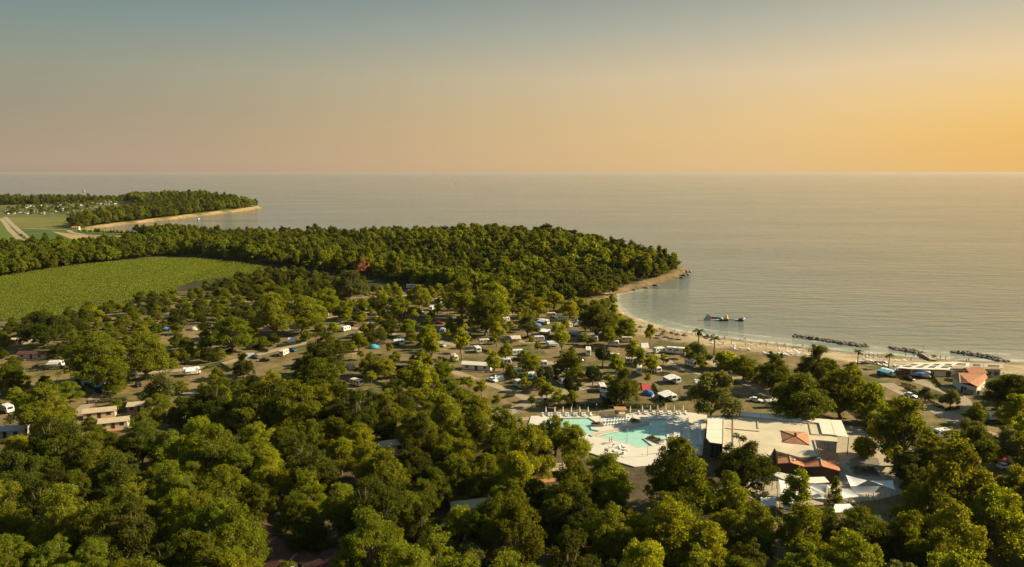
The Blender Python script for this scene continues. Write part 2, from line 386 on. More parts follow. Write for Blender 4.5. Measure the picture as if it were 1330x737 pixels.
mc.inputs[6].default_value = (.125, .150, .132, 1); mc.inputs[7].default_value = (.34, .36, .27, 1)
l(mc.outputs[2], b.inputs['Base Color']); b.inputs['Roughness'].default_value = .16; b.inputs['IOR'].default_value = 1.42
b.inputs['Specular IOR Level'].default_value = .5
def wnoise(scale, sxy, rot, det, rough=.55):
    mp = n('ShaderNodeMapping'); mp.inputs['Rotation'].default_value = (0, 0, rot); mp.inputs['Scale'].default_value = (sxy, 1, 1); l(co.outputs['Object'], mp.inputs[0])
    q = n('ShaderNodeTexNoise'); q.inputs['Scale'].default_value = scale; q.inputs['Detail'].default_value = det; q.inputs['Roughness'].default_value = rough; l(mp.outputs[0], q.inputs[0]); return q.outputs[0]
a1 = wnoise(.15, .26, R(-9), 5, .6); a2 = wnoise(.03, .3, R(8), 2); a3 = wnoise(.008, .25, R(-5), 3)
ad = n('ShaderNodeMath'); ad.operation = 'MULTIPLY_ADD'; l(a2, ad.inputs[0]); ad.inputs[1].default_value = .7; l(a1, ad.inputs[2])
bp = n('ShaderNodeBump'); bp.inputs['Strength'].default_value = 1.0; bp.inputs['Distance'].default_value = 2.0; l(ad.outputs[0], bp.inputs['Height']); l(bp.outputs[0], b.inputs['Normal'])
r = n('ShaderNodeMapRange'); r.inputs[1].default_value = .35; r.inputs[2].default_value = .65; r.inputs[3].default_value = .05; r.inputs[4].default_value = .11; l(a3, r.inputs[0]); l(r.outputs[0], b.inputs['Roughness'])
fo = n('ShaderNodeAttribute'); fo.attribute_name = 'foam'; fn = wnoise(.35, .5, R(10), 5, .7)
fm = n('ShaderNodeMapRange'); fm.inputs[1].default_value = .42; fm.inputs[2].default_value = .62; l(fn, fm.inputs[0]); fx_ = n('ShaderNodeMath'); fx_.operation = 'MULTIPLY'; l(fo.outputs['Fac'], fx_.inputs[0]); l(fm.outputs[0], fx_.inputs[1])
mf = n('ShaderNodeMix'); mf.data_type = 'RGBA'; l(fx_.outputs[0], mf.inputs[0]); l(mc.outputs[2], mf.inputs[6]); mf.inputs[7].default_value = (.7, .68, .62, 1); l(mf.outputs[2], b.inputs['Base Color'])
me = np_mesh('sea', np.stack([SX, SY, SX * 0], -1).reshape(-1, 3), sq, mw)
fa = me.attributes.new('shallow', 'FLOAT', 'POINT'); fa.data.foreach_set('value', shal.astype(np.float32).ravel())
fa = me.attributes.new('foam', 'FLOAT', 'POINT'); fa.data.foreach_set('value', (np.exp(-((sd - 1.5) / 1.6) ** 2) * ((SX > 60) & (SX < 339) & (SY < 478)) + .7 * np.exp(-((sd - 13) / 1.3) ** 2) * ((SX > 85) & (SY < 390))).astype(np.float32).ravel())
tag(obj('sea', me), 'calm rippled sea reaching to the horizon', None, kind='structure')

# ------------------------------------------------------------------ sheets on the ground: roads, plots, fields, plaza
_lvl = [0]
def lift():
    _lvl[0] += 1; return .016 + .004 * _lvl[0]
def sheet(name, pts, mat, kind='structure', z=None, label=None):
    z = GZ + lift() if z is None else z
    mb = MB(); P2 = [(p[0], p[1], z) for p in pts]; n_ = len(P2)
    ar = sum(P2[i][0] * P2[(i+1) % n_][1] - P2[(i+1) % n_][0] * P2[i][1] for i in range(n_))
    if ar < 0: P2.reverse()
    mb.add(P2, [tuple(range(n_))]); o = mb.build(name, M[mat]); tag(o, label, None, None, kind); return o
def pxpoly(pts, z=GZ): return [tuple(G(x, y, z)[:2]) for x, y in pts]
def strip(name, pts, wd, mat='road', z=None, jag=.25):
    pts = [Vector((*p, 0)) for p in pts]; fine = []
    for a, b_ in zip(pts, pts[1:]):
        k = max(1, int((b_ - a).length / 3))
        fine += [a.lerp(b_, i / k) for i in range(k)]
    fine.append(pts[-1])
    for _ in range(6): fine = [fine[0]] + [(fine[i-1] + fine[i] * 2 + fine[i+1]) / 4 for i in range(1, len(fine) - 1)] + [fine[-1]]
    Lf, Rt = [], []
    for i, p in enumerate(fine):
        d = (fine[min(i+1, len(fine)-1)] - fine[max(i-1, 0)]).normalized(); q = Vector((-d.y, d.x, 0))
        Lf.append(p + q * (wd/2 + random.uniform(-jag, jag))); Rt.append(p - q * (wd/2 + random.uniform(-jag, jag)))
    z = GZ + lift() if z is None else z
    mb = MB(); k = len(fine)
    mb.add([(p.x, p.y, z) for p in Rt] + [(p.x, p.y, z) for p in Lf], [(i, i+1, k+i+1, k+i) for i in range(k-1)])
    return tag(mb.build(name, M[mat]), None, None, None, 'structure')
ROADS = [([(640,548),(652,540),(676,528),(690,521),(712,515),(734,509),(775,499)], 4.5), ([(560,470),(600,487),(640,500),(676,513),(690,521)], 3.6),
 ([(380,421),(410,415),(444,411),(470,407),(520,402)], 4), ([(440,423),(480,430),(520,436),(580,446),(640,460),(700,470),(760,478)], 4), ([(500,402),(470,430),(458,460)], 3.5),
 ([(470,386),(520,385),(560,380)], 3.5), ([(640,437),(690,447),(740,440),(790,430),(830,421)], 3.5), ([(60,520),(99,499),(129,491),(200,483),(260,480),(301,470),(350,457),(400,445)], 4.5),
 ([(20,484),(90,477),(140,470),(200,462)], 4), ([(60,560),(100,538),(130,512),(129,491)], 4), ([(225,500),(245,510),(262,520)], 4.5), ([(918,466),(932,474),(950,487),(975,501),(1000,514),(1030,528)], 5.5),
 ([(1150,498),(1190,518),(1215,533),(1235,545),(1270,560),(1330,580)], 6), ([(1235,545),(1250,530),(1252,517),(1235,508),(1205,502),(1190,494)], 6), ([(820,447),(860,462),(880,480),(930,490)], 3.5), ([(790,540),(660,545),(600,560),(540,575)], 3.2),
 ([(560,500),(610,520),(650,540)], 3.5), ([(600,395),(640,405),(690,413),(740,418)], 3.5), ([(1060,590),(1130,570),(1190,590),(1240,600)], 3.5)]
ROADW = []
for pts, wd in ROADS:
    wp = [tuple(G(x, y)[:2]) for x, y in pts]; ROADW.append((wp, wd)); strip('road', wp, wd)
for pts in [[(690,490),(735,483),(765,497),(715,510)], [(560,480),(600,470),(640,485),(600,495)], [(730,515),(795,508),(810,522),(740,524)], [(535,465),(575,455),(600,463),(560,478)], [(640,510),(680,502),(705,515),(670,524)], [(880,500),(925,500),(935,520),(890,522)], [(810,485),(870,484),(880,500),(820,503)], [(1195,528),(1215,520),(1240,530),(1222,538)], [(280,486),(330,475),(345,487),(300,497)], [(700,450),(760,445),(775,460),(715,465)], [(480,470),(530,462),(545,480),(490,488)], [(820,450),(850,455),(840,472),(815,465)], [(1235,575),(1300,580),(1320,600),(1250,595)]]:
    sheet('grass_plot', pxpoly(pts), 'plot', z=GZ + .012)
# far fields
def fieldmat(name, c1, c2, s, rot):
    m, t, b = newmat(name); n = t.nodes.new; l = t.links.new
    co = n('ShaderNodeTexCoord'); mp = n('ShaderNodeMapping'); mp.inputs['Rotation'].default_value = (0, 0, rot); l(co.outputs['Object'], mp.inputs[0])
    wv = n('ShaderNodeTexWave'); wv.inputs['Scale'].default_value = s; wv.inputs['Distortion'].default_value = 1.5; l(mp.outputs[0], wv.inputs[0])
    nz = n('ShaderNodeTexNoise'); nz.inputs['Scale'].default_value = .02; nz.inputs['Detail'].default_value = 6; l(co.outputs['Object'], nz.inputs[0])
    ad = n('ShaderNodeMath'); ad.operation = 'MULTIPLY_ADD'; ad.inputs[1].default_value = .3; l(wv.outputs[0], ad.inputs[0]); l(nz.outputs[0], ad.inputs[2])
    cr = n('ShaderNodeValToRGB'); cr.color_ramp.elements[0].position = .45; cr.color_ramp.elements[1].position = .85
    cr.color_ramp.elements[0].color = (*c1, 1); cr.color_ramp.elements[1].color = (*c2, 1); l(ad.outputs[0], cr.inputs[0]); l(cr.outputs[0], b.inputs['Base Color'])
    b.inputs['Roughness'].default_value = .95; b.inputs['Specular IOR Level'].default_value = .1
    return m
M['meadow'] = fieldmat('meadow', (.10, .12, .03), (.19, .16, .05), .05, 1.2)
M['crop'] = fieldmat('green crop', (.075, .11, .022), (.11, .145, .028), .2, .5)
M['straw'] = fieldmat('straw field', (.30, .22, .10), (.36, .27, .12), .1, .3)
M['pasture'] = fieldmat('pasture', (.05, .09, .025), (.085, .12, .035), .06, .2)
M['vinesoil'] = fieldmat('vineyard soil', (.06, .055, .02), (.09, .08, .03), .3, .3)
sheet('meadow_field', pxpoly([(-60,280),(20,280),(125,279),(108,290),(92,297),(20,296),(-60,293)]), 'meadow')
sheet('pasture_field', pxpoly([(28,297),(92,298),(150,306),(175,309),(140,318),(50,322),(40,310)]), 'pasture')
sheet('straw_field', pxpoly([(68,301),(100,305),(150,310),(130,317),(98,313)]), 'straw')
sheet('crop_field', pxpoly([(-60,292),(4,289),(20,303),(42,319),(20,324),(-60,328)]), 'crop')
sheet('verge_field', pxpoly([(-60,328),(42,323),(50,330),(-60,342)]), 'straw')
for pts, wd in [([(-20,273),(3,278),(14,290),(26,301),(40,313),(52,318)], 6), ([(2,284),(12,298),(22,308),(34,316)], 6), ([(30,297),(88,298.5),(92,302),(110,305.5),(150,307.5),(195,310)], 6)]:
    strip('dirt_track', [tuple(G(x, y)[:2]) for x, y in pts], wd, 'road', jag=.6)

# ------------------------------------------------------------------ leaf clouds, trees
def leaf_cloud(cent, rad, per, leaf, seed, flat=.8, outw=.75, up=.35, asp=.62):
    g = np.random.default_rng(seed); k = len(cent); n = k * per
    c = np.repeat(cent, per, 0); rr = np.repeat(rad, per)
    d = g.normal(size=(n, 3)); d[:, 2] += .25; d /= np.linalg.norm(d, axis=1)[:, None]
    p = c + d * (rr * g.uniform(.25, 1.14, n) ** .75)[:, None] * np.array([1, 1, flat])
    nr = d * outw + g.normal(size=(n, 3)) * .6; nr[:, 2] += up; nr /= np.linalg.norm(nr, axis=1)[:, None]
    a = np.cross(nr, g.normal(size=(n, 3))); a /= np.linalg.norm(a, axis=1)[:, None]; b_ = np.cross(nr, a)
    s = leaf * g.uniform(.6, 1.35, n)
    a *= (s / 2)[:, None]; b_ *= (s * asp / 2)[:, None]
    v = np.stack([p - a, p + b_ - a * .1, p + a, p - b_ - a * .1], 1).reshape(-1, 3)
    return v, np.arange(4 * n).reshape(-1, 4)
def ellip(g, lobes, n, lo=.62):
    out_ = []
    vol = np.array([l_[3] * l_[4] + l_[3] * l_[5] for l_ in lobes]); pick = g.choice(len(lobes), n, p=vol / vol.sum())
    for q in pick:
        x, y, z, a, b_, c = lobes[q]
        d = g.normal(size=3); d[2] = d[2] * .9 + .25; d /= np.linalg.norm(d); r_ = g.uniform(lo, 1.0)
        out_.append((x + d[0]*a*r_, y + d[1]*b_*r_, z + d[2]*c*r_))
    return np.array(out_)
def make_tree(name, mat, W, H, seed, nlobe=6, ncl=95, per=110, leaf=.5, trunk_h=.28, clr=(.45, 1.15), gap=1.0, stretch=1.0, tr=.32):
    """a tapered trunk with limbs that carry separate lobes of foliage"""
    g = np.random.default_rng(seed); base = H * trunk_h; ch = H - base; r = W / 2
    lobes = []
    for cnt, z0, z1, q0, q1, a0, a1 in ((nlobe, .14, .4, .42, .72, .26, .42), (max(3, nlobe - 1), .42, .68, .26, .56, .24, .4), (max(2, nlobe // 2), .68, .88, .0, .3, .2, .34)):
        ph = g.uniform(0, 6.28)
        for i in range(cnt):
            t = ph + 2 * math.pi * (i + g.uniform(-.35, .35)) / cnt; q = r * g.uniform(q0, q1); s_ = r * g.uniform(a0, a1)
            lobes.append((math.cos(t)*q, math.sin(t)*q, base + ch * g.uniform(z0, z1), s_ * g.uniform(.8, 1.2), s_, ch * g.uniform(.11, .2) * stretch))
    cent = ellip(g, lobes, ncl); rad = g.uniform(*clr, ncl) * gap
    v, q = leaf_cloud(cent, rad, per, leaf, seed + 1)
    v[:, 2] = np.minimum(v[:, 2], H * 1.03)
    root = empty(name); tb = MB()
    lean = Vector((g.uniform(-.4, .4), g.uniform(-.4, .4), 0))
    fork = Vector((0, 0, base * .95)) + lean
    tb.tube([(0, 0, -.6), (0, 0, .4), tuple(fork * .55), tuple(fork)], [tr * 1.5, tr * 1.15, tr, tr * .85], 8)
    for x, y, z, a, _, c in lobes:
        e = Vector((x, y, z)); mid = fork.lerp(e, .5) + Vector((g.uniform(-.4, .4), g.uniform(-.4, .4), g.uniform(-.2, .6)))
        tb.tube([tuple(fork), tuple(mid), tuple(e), tuple(e + Vector((g.uniform(-.5, .5)*a, g.uniform(-.5, .5)*a, c*.7)))], [tr*.6, tr*.42, tr*.22, tr*.06], 5)
        for _k in range(2):
            e2 = e + Vector((g.uniform(-.8, .8)*a, g.uniform(-.8, .8)*a, g.uniform(-.1, .6)*c)); tb.tube([tuple(mid), tuple(mid.lerp(e2, .6)), tuple(e2)], [tr*.3, tr*.18, tr*.05], 4)
    tb.build('trunk', M['bark'], root, True); obj('crown', np_mesh('crown', v, q, M[mat]), root)
    root['W'] = W; root['H'] = H
    return root
def make_pine(name, seed, W=9, H=12):
    g = np.random.default_rng(seed); root = empty(name); tb = MB()
    tb.tube([(0,0,-.6),(.2,.1,H*.4),(.1,.3,H*.75)], [.35,.28,.2], 7); cent = []
    for i in range(9):
        t = i * .7 + g.uniform(-.2, .2); q = W * g.uniform(.12, .4); e = (math.cos(t)*q, math.sin(t)*q, H*g.uniform(.78, .92))
        tb.tube([(.1,.3,H*.66), e], [.15,.05], 4); cent += [(e[0] + g.normal()*.8, e[1] + g.normal()*.8, e[2] + g.normal()*.3) for _ in range(6)]
    tb.build('trunk', M['bark'], root, True)
    v, q = leaf_cloud(np.array(cent), g.uniform(.8, 1.4, len(cent)), 45, .55, seed, flat=.55, up=.6)
    obj('crown', np_mesh('crown', v, q, M['pine']), root); root['W'] = W; root['H'] = H; return root
def make_cone(name, mat, seed, W=3.5, H=9, low=.08):
    g = np.random.default_rng(seed); root = empty(name); MB().tube([(0,0,-.5),(0,0,H*.8)], [.22,.06], 6).build('trunk', M['bark'], root, True)
    z = g.uniform(low, 1, 70) ; t = g.uniform(0, 6.28, 70); r_ = W/2 * (1 - z) ** .75 * .75
    cent = np.stack([np.cos(t)*r_, np.sin(t)*r_, z*H], 1)
    v, q = leaf_cloud(cent, .35 + .5*(1-z)*W/3.5, 45, .4, seed); obj('crown', np_mesh('crown', v, q, M[mat]), root); root['W'] = W; root['H'] = H; return root
def make_palm(name, seed, H=6.0):
    g = np.random.default_rng(seed); root = empty(name)
    MB().tube([(0,0,-.4),(.1,0,H*.5),(.15,.1,H)], [.26,.2,.2], 8).build('trunk', M['bark'], root, True)
    v, f = [], []
    for i in range(16):
        t = i * 2.4; el = g.uniform(-.1, .9); ln = g.uniform(1.8, 2.5); prev = None
        for k in range(7):
            u = k / 6; rr = ln * u; z = H + math.sin(el) * rr - .38 * rr * rr * .6; wd = .42 * math.sin(math.pi * min(1, u * .85 + .12)) + .03
            c = (.15 + math.cos(t)*rr*math.cos(el*.7), .1 + math.sin(t)*rr*math.cos(el*.7), z); sx_, sy_ = -math.sin(t)*wd, math.cos(t)*wd
            b0 = len(v); v += [(c[0]+sx_, c[1]+sy_, c[2]-.12), (c[0], c[1], c[2]+.06), (c[0]-sx_, c[1]-sy_, c[2]-.12)]
            if prev is not None: f += [(prev, b0, b0+1, prev+1), (prev+1, b0+1, b0+2, prev+2)]
            prev = b0
    obj('crown', np_mesh('crown', np.array(v), np.array(f), M['olive']), root); root['W'] = 5; root['H'] = H + 1; return root
def make_ball(name, mat, seed, W=3.6, H=4.2, th=.35):
    g = np.random.default_rng(seed); root = empty(name); MB().tube([(0,0,-.4),(0,0,H*.6)], [.16,.1], 6).build('trunk', M['bark'], root, True)
    d = g.normal(size=(60, 3)); d /= np.linalg.norm(d, axis=1)[:, None]
    cz = H*th + (H*(1-th))/2; cent = d * np.array([W*.4, W*.4, H*(1-th)*.4]) + np.array([0, 0, cz])
    v, q = leaf_cloud(cent, g.uniform(.35, .6, 60), 50, .28, seed); obj('crown', np_mesh('crown', v, q, M[mat]), root); root['W'] = W; root['H'] = H; return root

KIND = {  # name, makers of the variants
 'oak':   ('oak_tree', [lambda s=s: make_tree('oak_tree', 'oak', 12, 13, s, 7, 300, 100, .32, .12) for s in (11, 12, 13, 14, 15)]),
 'oakd':  ('holm_oak_tree', [lambda s=s: make_tree('holm_oak_tree', 'dark', 12, 12.5, s, 7, 300, 100, .32, .1) for s in (21, 22, 23)]),
 'oakl':  ('light_oak_tree', [lambda s=s: make_tree('light_oak_tree', 'light', 11, 12.5, s, 6, 260, 100, .32, .13) for s in (31, 32)]),  # the same oaks with paler, yellow green leaves
 'slim':  ('ash_tree', [lambda s=s: make_tree('ash_tree', 'light', 5, 9, s, 4, 52, 110, .34, .28, (.55, .95), tr=.16) for s in (41, 42, 43)]),
 'olive': ('olive_tree', [lambda s=s: make_tree('olive_tree', 'olive', 8, 7.5, s, 5, 95, 110, .32, .2, (.6, 1.0), tr=.2) for s in (51, 52)]),
 'wood':  ('woodland_tree', [lambda s=s: make_tree('woodland_tree', 'forest', 9, 9.5, s, 5, 60, 42, .85, .2, (.8, 1.3), tr=.2) for s in (61, 62, 63, 64, 65)]),
 'woodd': ('woodland_tree', [lambda s=s: make_tree('woodland_tree', 'dark', 9, 9.5, s, 5, 60, 42, .85, .2, (.8, 1.3), tr=.2) for s in (66, 67)]),
 'rust':  ('oak_tree', [lambda s=71: make_tree('oak_tree', 'rust', 9, 9, s, 5, 70, 60, .6, .25)]),
 'pine':  ('pine_tree', [lambda s=s: make_pine('pine_tree', s) for s in (81, 82)]),
 'cypress': ('cypress_tree', [lambda: make_cone('cypress_tree', 'pine', 85, 2.6, 11)]),
 'cone':  ('conifer_tree', [lambda: make_cone('conifer_tree', 'oak', 86, 5, 8.5)]),
 'palm':  ('palm_tree', [lambda: make_palm('palm_tree', 87)]),
 'ball':  ('clipped_tree', [lambda s=s: make_ball('clipped_tree', 'hedge', s) for s in (88, 89)]),
 'shrub': ('shrub', [lambda s=s: make_ball('shrub', 'oak', s, 2.6, 2.0, .05) for s in (90, 91)]),
}
TREEN = [0]; ZS = [1.0]
def tree(kind, loc, s, label, group=None, cat='tree', rz=None):
    mk = KIND[kind][1]; k = random.randrange(len(mk))
    key = kind + str(k)
    o = place(key, mk[k], loc, random.uniform(0, 6.28) if rz is None else rz, (s * random.uniform(.92, 1.08), s * random.uniform(.92, 1.08), s * random.uniform(.88, 1.12) * ZS[0]), label, cat, group)
    for k_ in ('W', 'H'):
        if k_ in o: TREEDIM[key] = (TREEDIM.get(key) or {}) | {k_: o[k_]}; del o[k_]
    TREEN[0] += 1
    return o
TREEDIM = {}
KW = dict(oak=(12, 13), oakd=(12, 12.5), oakl=(11, 12.5), slim=(5, 9), olive=(8, 7.5), wood=(9, 9.5), woodd=(9, 9.5), rust=(9, 9), pine=(9, 12), cypress=(2.6, 11), cone=(5, 8.5), palm=(5, 7), ball=(3.6, 4.2), shrub=(2.6, 2))
def crown_at(px, py, wpx, kind):
    """ground spot and scale of a tree whose crown centre shows at a pixel with that width"""
    W, H = KW[kind]; s = 1
    for _ in range(4):
        p = G(px, py, GZ + H * s * .6); f = P(*p)[2]; s = wpx * f / FPX / W
    return Vector((p.x, p.y, GZ)), s
PROTECT = []     # (px, py, radius px, depth): things that must stay in sight
def keep_clear(px, py, r=6, z=GZ): PROTECT.append((px, py, r, P(*G(px, py, z))[2]))
TREES = []       # placed crowns x, y, radius
def blocked(x, y, s, kind):
    W, H = KW[kind]; cx, cy, f = P(x, y, GZ + H * s * .58); rx = W * s / 2 * FPX / f * .95; ry = H * s * .42 * FPX / f
    bx, by, _ = P(x, y, GZ)
    for px, py, r_, d in PROTECT:
        if f < d + 3:
            if ((px - cx) / (rx + r_)) ** 2 + ((py - cy) / (ry + r_)) ** 2 < 1: return True
            if abs(px - bx) < r_ * .5 and by > py > cy: return True
    return False

# ------------------------------------------------------------------ pool terrace
from mathutils.geometry import tessellate_polygon
DZ = GZ + .35
def zoomA(x, y, z=DZ): return tuple(G(700 + x / 5.783, 520 + y / 5.783, z)[:2])
deck_poly = [zoomA(*p) for p in [(-60,118),(150,105),(440,118),(600,112),(720,93),(1145,93),(1262,112),(1226,410),(1060,392),(1045,470),(720,500),(520,440),(340,380),(240,275),(110,205),(-80,190)]]
pool1 = [zoomA(*p) for p in [(965,140),(826,145),(826,178),(430,271),(660,322),(745,357),(862,346),(786,287),(832,272),(935,312),(966,298)]]
pool2 = [zoomA(*p) for p in [(40,150),(120,134),(375,130),(437,166),(395,195),(395,218),(470,232),(340,266),(200,262),(60,200)]]
def ccw(p):
    a = sum(p[i][0]*p[(i+1) % len(p)][1] - p[(i+1) % len(p)][0]*p[i][1] for i in range(len(p))); return p if a > 0 else p[::-1]
deck_poly, pool1, pool2 = ccw(deck_poly), ccw(pool1), ccw(pool2)
def deck_mesh(outer, holes, z):
    loops = [[Vector((*p, z)) for p in outer]] + [[Vector((*p, z)) for p in h] for h in holes]
    tris = tessellate_polygon(loops); vs = [v_ for lp in loops for v_ in lp]; mb = MB(); fs = []
    for a, b_, c in tris:
        if (vs[b_] - vs[a]).cross(vs[c] - vs[a]).z < 0: b_, c = c, b_
        fs.append((a, b_, c))
    mb.add(vs, fs)
    for i in range(len(outer)):
        a, b_ = outer[i], outer[(i+1) % len(outer)]; mb.add([(a[0],a[1],GZ-.5),(b_[0],b_[1],GZ-.5),(b_[0],b_[1],z),(a[0],a[1],z)], [(0,1,2,3)])
    return mb
tag(deck_mesh(deck_poly, [pool1, pool2], DZ).build('pool_terrace', M['deck']), 'pale stone terrace round the swimming pools', kind='structure')
# dark hole in the ground sheet is not needed: basins stand above the ground level under them
m, t, b = newmat('pool water'); n = t.nodes.new; l = t.links.new
t.nodes.remove(b); tp = n('ShaderNodeBsdfTransparent'); tp.inputs[0].default_value = (.84, .97, .93, 1); gl = n('ShaderNodeBsdfGlossy'); gl.inputs['Roughness'].default_value = .06
fr = n('ShaderNodeLayerWeight'); fr.inputs[0].default_value = .5; pw = n('ShaderNodeMath'); pw.operation = 'POWER'; pw.inputs[1].default_value = 4.5; l(fr.outputs['Facing'], pw.inputs[0]); mxs = n('ShaderNodeMixShader'); l(pw.outputs[0], mxs.inputs[0]); l(tp.outputs[0], mxs.inputs[1]); l(gl.outputs[0], mxs.inputs[2]); l(mxs.outputs[0], t.nodes['Material Output'].inputs[0])
nz = n('ShaderNodeTexNoise'); nz.inputs['Scale'].default_value = 1.3; bpn = n('ShaderNodeBump'); bpn.inputs['Strength'].default_value = .15; bpn.inputs['Distance'].default_value = .1; co = n('ShaderNodeTexCoord'); l(co.outputs['Object'], nz.inputs[0]); l(nz.outputs[0], bpn.inputs['Height']); l(bpn.outputs[0], gl.inputs['Normal']); l(bpn.outputs[0], fr.inputs['Normal'])
M['poolwater'] = m
M['basin'] = pm('pool basin tiles', (.50, .66, .59), .5, .08, .5)
M['poolstep'] = pm('pale pool steps', (.62, .68, .60), .5, .06, .8)
def pool(poly, name, label):
    r = empty(name, (poly[0][0], poly[0][1], GZ)); o = Vector((poly[0][0], poly[0][1], GZ)); lp = [(p[0]-o.x, p[1]-o.y) for p in poly]
    mb = MB(); zf = .08
    mb.add([(x, y, zf) for x, y in lp], [tuple(range(len(lp)))])
    for i in range(len(lp)):
        a, b_ = lp[i], lp[(i+1) % len(lp)]; mb.add([(a[0],a[1],zf),(b_[0],b_[1],zf),(b_[0],b_[1],.348),(a[0],a[1],.348)], [(3,2,1,0)])
    mb.build('basin', M['basin'], r)
    MB().add([(x, y, .29) for x, y in lp], [tuple(range(len(lp)))]).build('water', M['poolwater'], r)
    cop = MB()
    for i in range(len(lp)): cop.beam((*lp[i], .365), (*lp[(i+1) % len(lp)], .365), .45, .06)
    cop.build('coping', M['deck'], r)
    return tag(r, label, 'pool'), o
pr, po = pool(pool1, 'swimming_pool', 'large angular turquoise swimming pool with a planted point of deck in it')
for k in range(4):
    a = zoomA(905, 186 + k*32); b_ = zoomA(960, 186 + k*32); mb = MB(); mb.box(a[0]-po.x, b_[0]-po.x, a[1]-po.y-.9, a[1]-po.y+.9, .1, .27 - .0); mb.build('step', M['poolstep'], pr)
pool(pool2, 'swimming_pool', 'smaller turquoise pool partly hidden behind an open crowned tree')
# raised path between the pools
a, b_ = zoomA(385, 270), zoomA(822, 168)
tag(MB().beam((*a, DZ+.1), (*b_, DZ+.1), 1.6, .3).build('pool_wall', M['wall_beige']), 'beige raised wall running between the two pools', 'wall')

def make_lounger():
    r = empty('sun_lounger'); f = MB()
    f.box(-.95, .95, -.33, .33, .26, .32)
    for x in (-.85, .85):
        for y in (-.28, .28): f.box(x-.03, x+.03, y-.03, y+.03, 0, .26)
    f.build('frame', M['white'], r)
    MB().add([(-.95,-.31,.325),(.25,-.31,.325),(.95,-.31,.75),(.95,.31,.75),(.25,.31,.325),(-.95,.31,.325),(-.95,-.31,.39),(.23,-.31,.39),(.93,-.31,.82),(.93,.31,.82),(.23,.31,.39),(-.95,.31,.39)],
        [(6,7,10,11),(7,8,9,10),(0,1,7,6),(1,2,8,7),(2,3,9,8),(3,4,10,9),(4,5,11,10),(5,0,6,11),(5,4,1,0),(4,3,2,1)]).build('mattress', M['canvas_white'], r)
    return r
def lounger(x, y, rz, label, group): place('lounger', make_lounger, (x, y, DZ), rz, 1.0, label, 'sun lounger', group)
def make_parasol():
    r = empty('closed_parasol'); MB().lathe([(.32,0),(.32,.08),(.06,.12)], 10).build('base', M['stone'], r)
    MB().tube([(0,0,.1),(0,0,2.9)], .035, 6).build('pole', M['white'], r)
    MB().lathe([(.08,1.0),(.24,1.15),(.2,1.9),(.12,2.6),(.04,2.95)], 9).build('folded_canopy', M['canvas_white'], r); return r
for cx, y0, y1, nn, nm in [(1033,148,328,17,'outermost of three'),(1106,150,334,17,'middle of three'),(1196,165,338,16,'beside the building')]:
    A, B = Vector((*zoomA(cx - 4, y0), 0)), Vector((*zoomA(cx + 6, y1), 0))
    lab = {'outermost of three': 'white sun lounger in the column nearest the pool', 'middle of three': 'white sun lounger in the middle of three columns on the deck', 'beside the building': 'white sun lounger in the column nearest the flat roofed building'}[nm]
    for i in range(nn):
        p = A.lerp(B, i / (nn-1)); lounger(p.x, p.y, random.uniform(-.06, .06) + (math.pi if cx == 1033 else 0), lab, lab.replace('white sun lounger', 'loungers'))
for x in (775,835,890,950,1012,1080):
    p = zoomA(x, 100); place('parasol', make_parasol, (*p, DZ), 0, 1, 'closed white parasol behind the large pool', 'parasol', 'parasols behind the large pool')
    for d in (-1.0, 1.0): lounger(p[0] + d, p[1] - .4, R(90) + random.uniform(-.1, .1), 'white sun lounger under the parasols behind the large pool', 'loungers behind the large pool')
for x in (52,118,180,242,305,368):
    p = zoomA(x, 112); place('parasol', make_parasol, (*p, DZ), 0, 1, 'closed white parasol behind the smaller pool', 'parasol', 'parasols behind the smaller pool')
    for d in (-1.0, 1.0): lounger(p[0] + d, p[1] - .5, R(90) + random.uniform(-.1, .1), 'white sun lounger in the row behind the smaller pool', 'loungers behind the smaller pool')
p = zoomA(685, 110); place('parasol', make_parasol, (*p, DZ), 0, 1, 'closed white parasol standing alone beside the pool bar', 'parasol')
for r_ in range(2):
    for k in range(8):
        p = zoomA(505 + k*22 - r_*24, 162 + r_*26 - k*2); lounger(p[0], p[1], R(35) + random.uniform(-.1, .1), 'white sun lounger slanting between the two pools', 'loungers between the pools')
for k, (x, y) in enumerate([(545,352),(575,380),(610,362),(640,352),(560,410),(600,408),(640,400),(520,372),(655,378)]):
    p = zoomA(x, y); lounger(p[0], p[1], R(20 + 37 * k), 'white sun lounger in the loose cluster before the pool', 'loungers clustered before the pool')
for x, y in [(930,372),(1000,385),(1080,385),(1100,392)]:
    p = zoomA(x, y); lounger(p[0], p[1], R(10), 'white sun lounger along the front edge of the deck', 'loungers along the deck edge')
POOLFOLK = [(530,325),(545,318),(905,400),(1150,405),(1215,395),(960,330),(1075,250),(700,150),(300,120),(880,130)]
# planters
def make_planter(seed, sx_, sy_):
    def mk():
        r = empty('planter'); g = np.random.default_rng(seed)
        MB().add([(-sx_,-sy_,0),(sx_,-sy_,0),(sx_,sy_,0),(-sx_,sy_,0),(-sx_,-sy_,.5),(sx_,-sy_,.5),(sx_,sy_,.5),(-sx_,sy_,.5)], [(0,1,5,4),(1,2,6,5),(2,3,7,6),(3,0,4,7),(4,5,6,7)]).build('kerb', M['stone'], r)
        MB().box(-sx_+.2, sx_-.2, -sy_+.2, sy_-.2, .5, .56).build('soil', M['soil'], r)
        n_ = 14; cent = np.stack([g.uniform(-sx_*.8, sx_*.8, n_), g.uniform(-sy_*.7, sy_*.7, n_), g.uniform(.6, .95, n_)], 1)
        v, q = leaf_cloud(cent, g.uniform(.2, .45, n_), 40, .28, seed); obj('plants', np_mesh('plants', v, q, M['olive']), r); return r
    return mk
